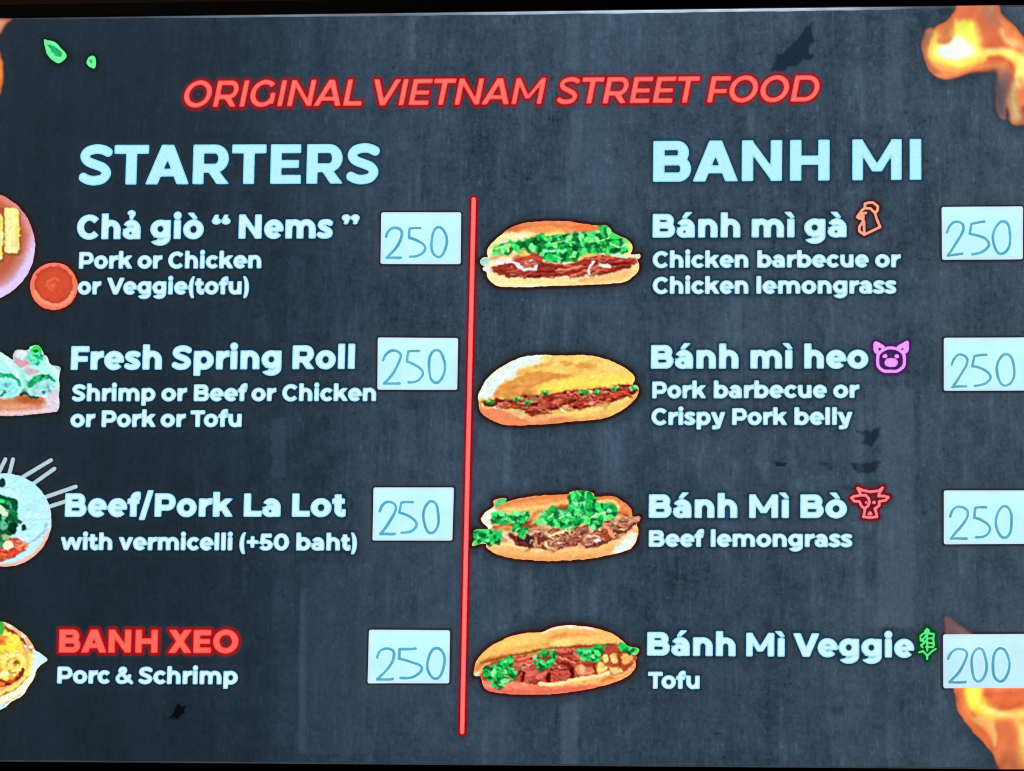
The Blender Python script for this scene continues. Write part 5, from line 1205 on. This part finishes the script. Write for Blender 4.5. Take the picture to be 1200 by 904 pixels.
c.line([(180, 440), (280, 470), (420, 470), (560, 440), (660, 430)], 26, (240, 150, 84), 3.0); c.line([(560, 400), (640, 400), (700, 440)], 30, (228, 112, 70), 4.0)
c.poly([(600, 490), (690, 480), (720, 540), (680, 640), (670, 790), (620, 760), (600, 640)], (176, 112, 98), 4.0); c.poly([(600, 560), (640, 560), (650, 780), (615, 740)], (124, 100, 104), 3.0)
c.poly([(690, 800), (680, 700), (710, 580), (760, 500), (800, 560), (760, 640), (780, 720), (800, 830), (740, 830)], (246, 158, 106), 3.5); c.line([(740, 560), (720, 660), (750, 780)], 26, (255, 206, 130), 3.0); c.poly([(760, 620), (800, 560), (900, 560), (900, 740), (790, 720)], (232, 116, 76), 3.0); c.line([(770, 480), (800, 440), (960, 420), (1100, 400)], 60, (255, 226, 130), 5.0); c.dot(785, 730, 14, 24, (150, 80, 60), 0, 3.0)
c.line([(195, 185), (165, 260), (140, 340), (165, 430), (240, 490)], 9, (168, 92, 56), 1.5, 0.8); c.line([(205, 200), (175, 280), (158, 350), (185, 420), (260, 462), (360, 470)], 9, (255, 190, 110), 2.0, 0.8)
c.line([(320, 150), (318, 215), (300, 270), (250, 285)], 10, (190, 98, 56), 2.0, 0.7); c.line([(340, 140), (330, 210)], 12, (255, 226, 110), 2.5, 0.8); c.line([(470, 170), (492, 250), (510, 300)], 16, (250, 186, 90), 4.0, 0.8)
c.line([(520, 300), (620, 300), (640, 250), (625, 180)], 20, (214, 100, 60), 5.0, 0.7); c.line([(540, 340), (640, 335), (740, 370), (800, 420)], 12, (255, 244, 170), 3.0, 0.9); c.line([(560, 388), (640, 385), (700, 420), (722, 480)], 10, (206, 88, 48), 2.5, 0.9); c.line([(430, 486), (520, 462), (620, 462)], 12, (222, 104, 66), 2.5, 0.8); c.line([(210, 505), (300, 512), (420, 490)], 14, (250, 160, 112), 2.5, 0.8); c.line([(640, 200), (660, 260), (720, 310)], 8, (255, 220, 160), 2.0, 0.8)
c.line([(712, 560), (690, 640), (688, 730), (715, 800)], 10, (255, 196, 150), 2.0, 0.7); c.line([(735, 600), (745, 700), (790, 790)], 9, (196, 100, 60), 2.0, 0.7); c.line([(700, 500), (705, 560), (680, 640)], 10, (196, 92, 60), 2.5, 0.8)
c.rgb = blur(c.rgb, 4)
c.thin = [(625, 640, 130, 0.3), (130, 260, 60, 0.6), (790, 820, 70, 0.5), (560, 90, 90, 0.8)]
flame(c, SIL, (40, 46, 54), [('flame_core', [(155, 360), (165, 300), (212, 228), (280, 290), (322, 205), (342, 165), (430, 155), (500, 250), (522, 318), (680, 330), (800, 360), (850, 430), (830, 520), (780, 590), (735, 555), (722, 440), (640, 382), (540, 402), (420, 458), (300, 452), (190, 418)])])

c = Canvas(1090, 712, 1300, 916, 1090, 710, 4.66, (240, 130, 78), step=1.0, seed=72)
SIL = [(75, 60), (130, 85), (185, 118), (260, 168), (380, 215), (620, 230), (860, 330), (900, 500), (860, 880), (620, 960), (390, 925), (365, 880), (330, 800), (250, 710), (190, 640), (145, 560), (130, 470), (100, 340), (80, 150)]
c.poly([(70, 55), (130, 80), (210, 135), (220, 170), (70, 170)], (126, 98, 98), 2.0); c.line([(90, 100), (160, 130)], 20, (140, 110, 108), 3.0)
c.poly([(130, 470), (200, 440), (190, 520), (230, 600), (340, 680), (360, 760), (330, 790), (240, 700), (160, 590)], (226, 120, 70), 4.0)
c.poly([(280, 480), (420, 470), (620, 460), (640, 530), (480, 580), (330, 550)], (228, 112, 66), 5.0)
c.poly([(190, 440), (270, 440), (300, 520), (400, 580), (520, 560), (700, 520), (700, 620), (520, 620), (380, 620), (320, 640), (230, 570), (195, 510)], (254, 206, 90), 5.0)
c.poly([(200, 450), (250, 450), (290, 540), (340, 570), (280, 580), (215, 530)], (244, 240, 70), 5.0); c.line([(300, 560), (400, 598), (520, 590), (640, 560)], 34, (255, 224, 130), 4.0)
c.line([(230, 620), (310, 660), (350, 720)], 34, (250, 178, 104), 4.0); c.line([(480, 640), (500, 720), (520, 860)], 60, (254, 196, 90), 7.0); c.line([(505, 660), (515, 740)], 30, (255, 236, 150), 6.0); c.poly([(380, 640), (450, 640), (470, 780), (440, 900), (380, 880), (370, 760)], (232, 122, 72), 6.0); c.line([(380, 900), (420, 840), (480, 900)], 60, (200, 104, 60), 8.0)
c.line([(150, 470), (165, 560), (220, 630), (300, 700), (345, 780)], 14, (196, 92, 52), 3.0, 0.8); c.line([(182, 460), (190, 530), (240, 600), (320, 640)], 9, (206, 120, 50), 2.0, 0.8); c.line([(260, 610), (335, 650), (358, 710), (350, 760)], 10, (255, 214, 150), 2.5, 0.9); c.line([(366, 660), (372, 740), (362, 800)], 10, (206, 104, 60), 3.0, 0.8); c.line([(300, 480), (400, 478), (500, 470)], 16, (206, 92, 56), 3.0, 0.8); c.line([(320, 540), (400, 560), (500, 535)], 10, (190, 92, 50), 3.0, 0.7); c.line([(230, 460), (250, 520), (310, 572), (400, 590)], 9, (255, 250, 150), 2.5, 0.8)
c.rgb = blur(c.rgb, 4)
c.thin = [(110, 110, 110, 0.55), (430, 900, 120, 0.75)]
flame(c, SIL, (40, 40, 44), [('flame_core', [(200, 442), (265, 442), (300, 520), (400, 578), (520, 558), (700, 520), (700, 615), (520, 618), (380, 618), (320, 636), (230, 570), (198, 510)])])

c = Canvas(-130, 6, 16, 124, 0, 0, 7.53, (214, 110, 70), step=1.0, seed=73)
SIL = [(-900, 168), (-400, 164), (84, 166), (70, 215), (20, 300), (-20, 360), (10, 470), (30, 580), (36, 690), (20, 790), (-20, 860), (-150, 900), (-400, 860), (-700, 700), (-900, 500)]
c.poly([(-200, 170), (84, 164), (60, 230), (0, 330), (-100, 330)], (206, 136, 116), 4.0); c.line([(0, 480), (22, 600), (20, 740)], 30, (236, 130, 60), 3.0); c.poly([(-500, 300), (-100, 330), (-20, 480), (-60, 720), (-400, 700)], (250, 190, 90), 8.0)
c.rgb = blur(c.rgb, 4)
flame(c, SIL, (36, 34, 40))

# ------------------------------------------------------------------ price stickers
def digits(kind, a, b, y0, y1, wob):
    P2 = [(0.0, .30), (.13, .13), (.42, .0), (.78, .01), (.97, .14), (.86, .38), (.5, .70), (.04, 1.0), (.45, .985), (.9, .97)]
    P5 = [(.74, .02), (.40, .035), (.07, .06), (.03, .20), (.0, .37), (.45, .44), (.86, .56), (1.0, .71), (.82, .87), (.5, .97), (.10, 1.0)]
    P0 = [(.5 + .5 * math.sin(t) + 0.03 * math.cos(t), .5 - .5 * math.cos(t)) for t in np.linspace(-0.15, 2 * math.pi + 0.1, 22)]
    P = {'2': P2, '5': P5, '0': P0}[kind]
    if kind == '2':                                   # sharp turn at the foot
        q = np.concatenate([spline(P[:8], False, 6), spline(P[7:], False, 4)])
    elif kind == '5':
        q = np.concatenate([spline(P[:3], False, 5), spline(P[2:5], False, 4), spline(P[4:], False, 6)])
    else: q = spline(P, False, 3)
    q = q * np.array([b - a, y1 - y0]) + np.array([a, y0])
    return q + np.stack([0.5 * np.sin(q[:, 1] * 0.2 + wob), 0.5 * np.cos(q[:, 0] * 0.2 + wob)], -1)


STK = [  # corners TL TR BR BL, the three digits (kind, x from, x to) from the sticker's left edge, y from/to, curl, words
    ([(447, 249.5), (540.5, 249.5), (540, 310), (446.3, 310)], [('2', 4.5, 27), ('5', 31, 53), ('0', 57, 78)], 16, 55.5, 'white price sticker reading 250 beside Chả giò Nems'),
    ([(443, 396), (537, 396.6), (536, 457.3), (442.6, 457)], [('2', 5, 29), ('5', 33, 54), ('0', 58, 80)], 13, 56, 'white price sticker reading 250 beside Fresh Spring Roll'),
    ([(438, 571.5), (532, 571.5), (530.3, 633.6), (437, 633.5)], [('2', 5.5, 28), ('5', 29, 52), ('0', 57, 78)], 14.5, 56.5, 'white price sticker reading 250 beside Beef/Pork La Lot'),
    ([(432.7, 738), (527.5, 738.6), (526.6, 800.7), (431.3, 800.6)], [('2', 8, 32), ('5', 33, 64), ('0', 67, 90)], 19.5, 59.8, 'white price sticker reading 250 beside BANH XEO, its digits running onto the lower edge'),
    ([(1103, 243.2), (1198.2, 242.5), (1197.6, 304.5), (1103.5, 305)], [('2', 4, 27), ('5', 31, 57), ('0', 58.5, 82)], 15.5, 58, 'white price sticker reading 250 beside Bánh mì gà'),
    ([(1105.5, 396.3), (1201.5, 396), (1201.5, 458), (1105.5, 458.3)], [('2', 7, 29), ('5', 32, 56), ('0', 60.5, 84)], 18, 59.5, 'white price sticker reading 250 beside Bánh mì heo'),
    ([(1105.5, 575), (1201.5, 575), (1201.5, 637.5), (1105.5, 638)], [('2', 5, 30), ('5', 33.5, 56), ('0', 59.5, 81)], 17, 58.5, 'white price sticker reading 250 beside Bánh Mì Bò'),
    ([(1104.7, 743.5), (1202.5, 743), (1202.5, 806.3), (1104.7, 806.3)], [('2', 4.5, 30), ('0', 31.5, 52), ('0', 56, 78.5)], 14.5, 58, 'white price sticker reading 200 beside Bánh Mì Veggie, over a flame'),
]
for k, (q, dg, y0, y1, words) in enumerate(STK):
    q = np.asarray(q, float); tl_ = q[0]
    lo, hi = q.min(0) - 3, q.max(0) + 3
    xs = np.arange(lo[0], hi[0], 0.75); ys = np.arange(lo[1], hi[1], 0.75)
    X, Y = np.meshgrid(xs, ys)
    cen = q.mean(0)
    inner = cen + (q - cen) * (1 - 2.2 / np.abs(q - cen))
    F = sd_poly(X, Y, inner) - 2.2
    core = np.array([194, 249, 255.0]) if k < 7 else np.array([196, 240, 252.0])
    t = np.clip((F + 4.5) / 4.0, 0, 1)[..., None]
    v = ((Y - q[0, 1]) / 62)[..., None]
    rgb = core * (1 - 0.75 * t) + np.array([212, 224, 244.0]) * 0.75 * t
    rgb = rgb * (1 + 0.03 * np.exp(-((v - 0.15) / 0.2) ** 2)) + 0
    rs = np.random.RandomState(k + 5)
    cx_, cy_ = q[rs.randint(4)]
    curl = lambda x, y, cx_=cx_, cy_=cy_: 0.0009 * np.clip(1 - np.hypot(x - cx_, y - cy_) / 40, 0, 1) ** 2 + 0.0002 * np.sin(x * 0.07 + k)
    s = levelset('price_sticker', xs, ys, F, rgb, 0.0016, MAT_STICKER, None, curl)
    tag(s, words, 'price sticker', 'handwritten price stickers on the menu screen')
    sm = s.modifiers.new('thickness', 'SOLIDIFY'); sm.thickness = 0.00025; sm.offset = -1
    sl = window(lo[0] - 14, lo[1] - 14, hi[0] + 14, hi[1] + 14)          # sticker's shadow on the panel, painted into the tint as a dark rim
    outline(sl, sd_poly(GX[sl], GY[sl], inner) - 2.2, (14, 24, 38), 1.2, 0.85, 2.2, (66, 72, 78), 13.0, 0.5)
    # the writing
    xs = np.arange(lo[0], hi[0], 0.5); ys = np.arange(tl_[1] + 4, tl_[1] + 66, 0.5)
    X, Y = np.meshgrid(xs, ys)
    F = np.full(X.shape, 99.0)
    for j, (kind, a, b) in enumerate(dg):
        pts = digits(kind, tl_[0] + a + 1.6, tl_[0] + b - 1.6, tl_[1] + y0 + 1.5 + (1.0 if j == 0 else 0), tl_[1] + y1 - 1.5 - (1.5 if j else 0), k + j)
        F = np.minimum(F, sd_line(X, Y, pts))
    wv = 1.68 + 0.7 * vnoise(X, Y, 14, 14, k + 3, 2)
    F = np.maximum(F - wv, Y - (q[2, 1] - 0.6)) + 0.3 * vnoise(X, Y, 2.5, 2.5, k, 2)
    t = np.clip((F + 1.5) / 1.5, 0, 1)[..., None]
    ink = np.array([82, 166, 200.0]) if k < 5 else np.array([88, 164, 188.0])
    rgb = (ink + 34 * vnoise(X, Y, 12, 12, k + 9, 2)[..., None]) * (1 - 0.55 * t) + np.array([150, 215, 234.0]) * 0.55 * t
    levelset('handwritten_price', xs, ys, F, rgb, 0.0019, MAT_TEXT, s, curl)

# ------------------------------------------------------------------ the lit panel itself, after everything printed on it is known
v = plane(GX.ravel(), GY.ravel(), 0.0)
v[:, 0] = np.clip(v[:, 0], XL - 0.002, XR + 0.002); v[:, 2] = np.clip(v[:, 2], ZB - 0.002, ZT + 0.002)
H_, W_ = GX.shape
idx = np.arange(H_ * W_).reshape(H_, W_)
Q = np.stack([idx[:-1, :-1], idx[1:, :-1], idx[1:, 1:], idx[:-1, 1:]], -1).reshape(-1, 4)
z = v[:, 2]; x_ = v[:, 0]
ok = (np.ptp(z[Q], 1) > 1e-6) & (np.ptp(x_[Q], 1) > 1e-6)
Q = Q[ok]
col = np.concatenate([lin(TC).reshape(-1, 3), TA.reshape(-1, 1)], 1)
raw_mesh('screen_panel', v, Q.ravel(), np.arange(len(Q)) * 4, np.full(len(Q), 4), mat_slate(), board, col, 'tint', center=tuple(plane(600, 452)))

# thin line of backlight showing between panel and bezel
n = 240
xe = np.linspace(XL, XR, n)
pxs = (xe - plane(0, 20)[0]) / (plane(1200, 20)[0] - plane(0, 20)[0]) * 1200
for top in (True, False):
    if top:
        br_ = np.interp(pxs, [-185, 0, 120, 320, 480, 560, 700, 880, 1000, 1080, 1140, 1385], [0.25, 0.27, 0.33, 0.62, 0.55, 0.78, 1.0, 0.98, 0.85, 0.42, 0.34, 0.3])
        hp = np.interp(pxs, [0, 300, 600, 1000, 1130], [2.0, 2.6, 3.4, 3.6, 2.2])
    else:
        br_ = np.full(n, 0.30); hp = np.full(n, 1.8)
    br_ = br_ * (1 + 0.3 * vnoise(pxs[None], pxs[None] * 0, 18, 18, 3, 3)[0])
    hp = hp * (1 + 0.5 * vnoise(pxs[None], pxs[None] * 0, 30, 30, 6, 3)[0])
    z0 = ZT if top else ZB
    s = -1 if top else 1
    V = np.concatenate([np.stack([xe, np.full(n, -0.0004), np.full(n, z0)], -1), np.stack([xe, np.full(n, -0.0004), z0 + s * hp * PX], -1)])
    base = np.array([205, 226, 248.0])
    c0 = np.clip(base * br_[:, None], 0, 255)
    cc = np.concatenate([c0, c0 * 0.85])
    i = np.arange(n - 1)
    Q = np.stack([i, i + n, i + n + 1, i + 1], -1) if top else np.stack([i, i + 1, i + n + 1, i + n], -1)
    raw_mesh('edge_light', V, Q.ravel(), np.arange(n - 1) * 4, np.full(n - 1, 4), MAT_TEXT, board, np.concatenate([lin(cc), np.ones((2 * n, 1))], 1))
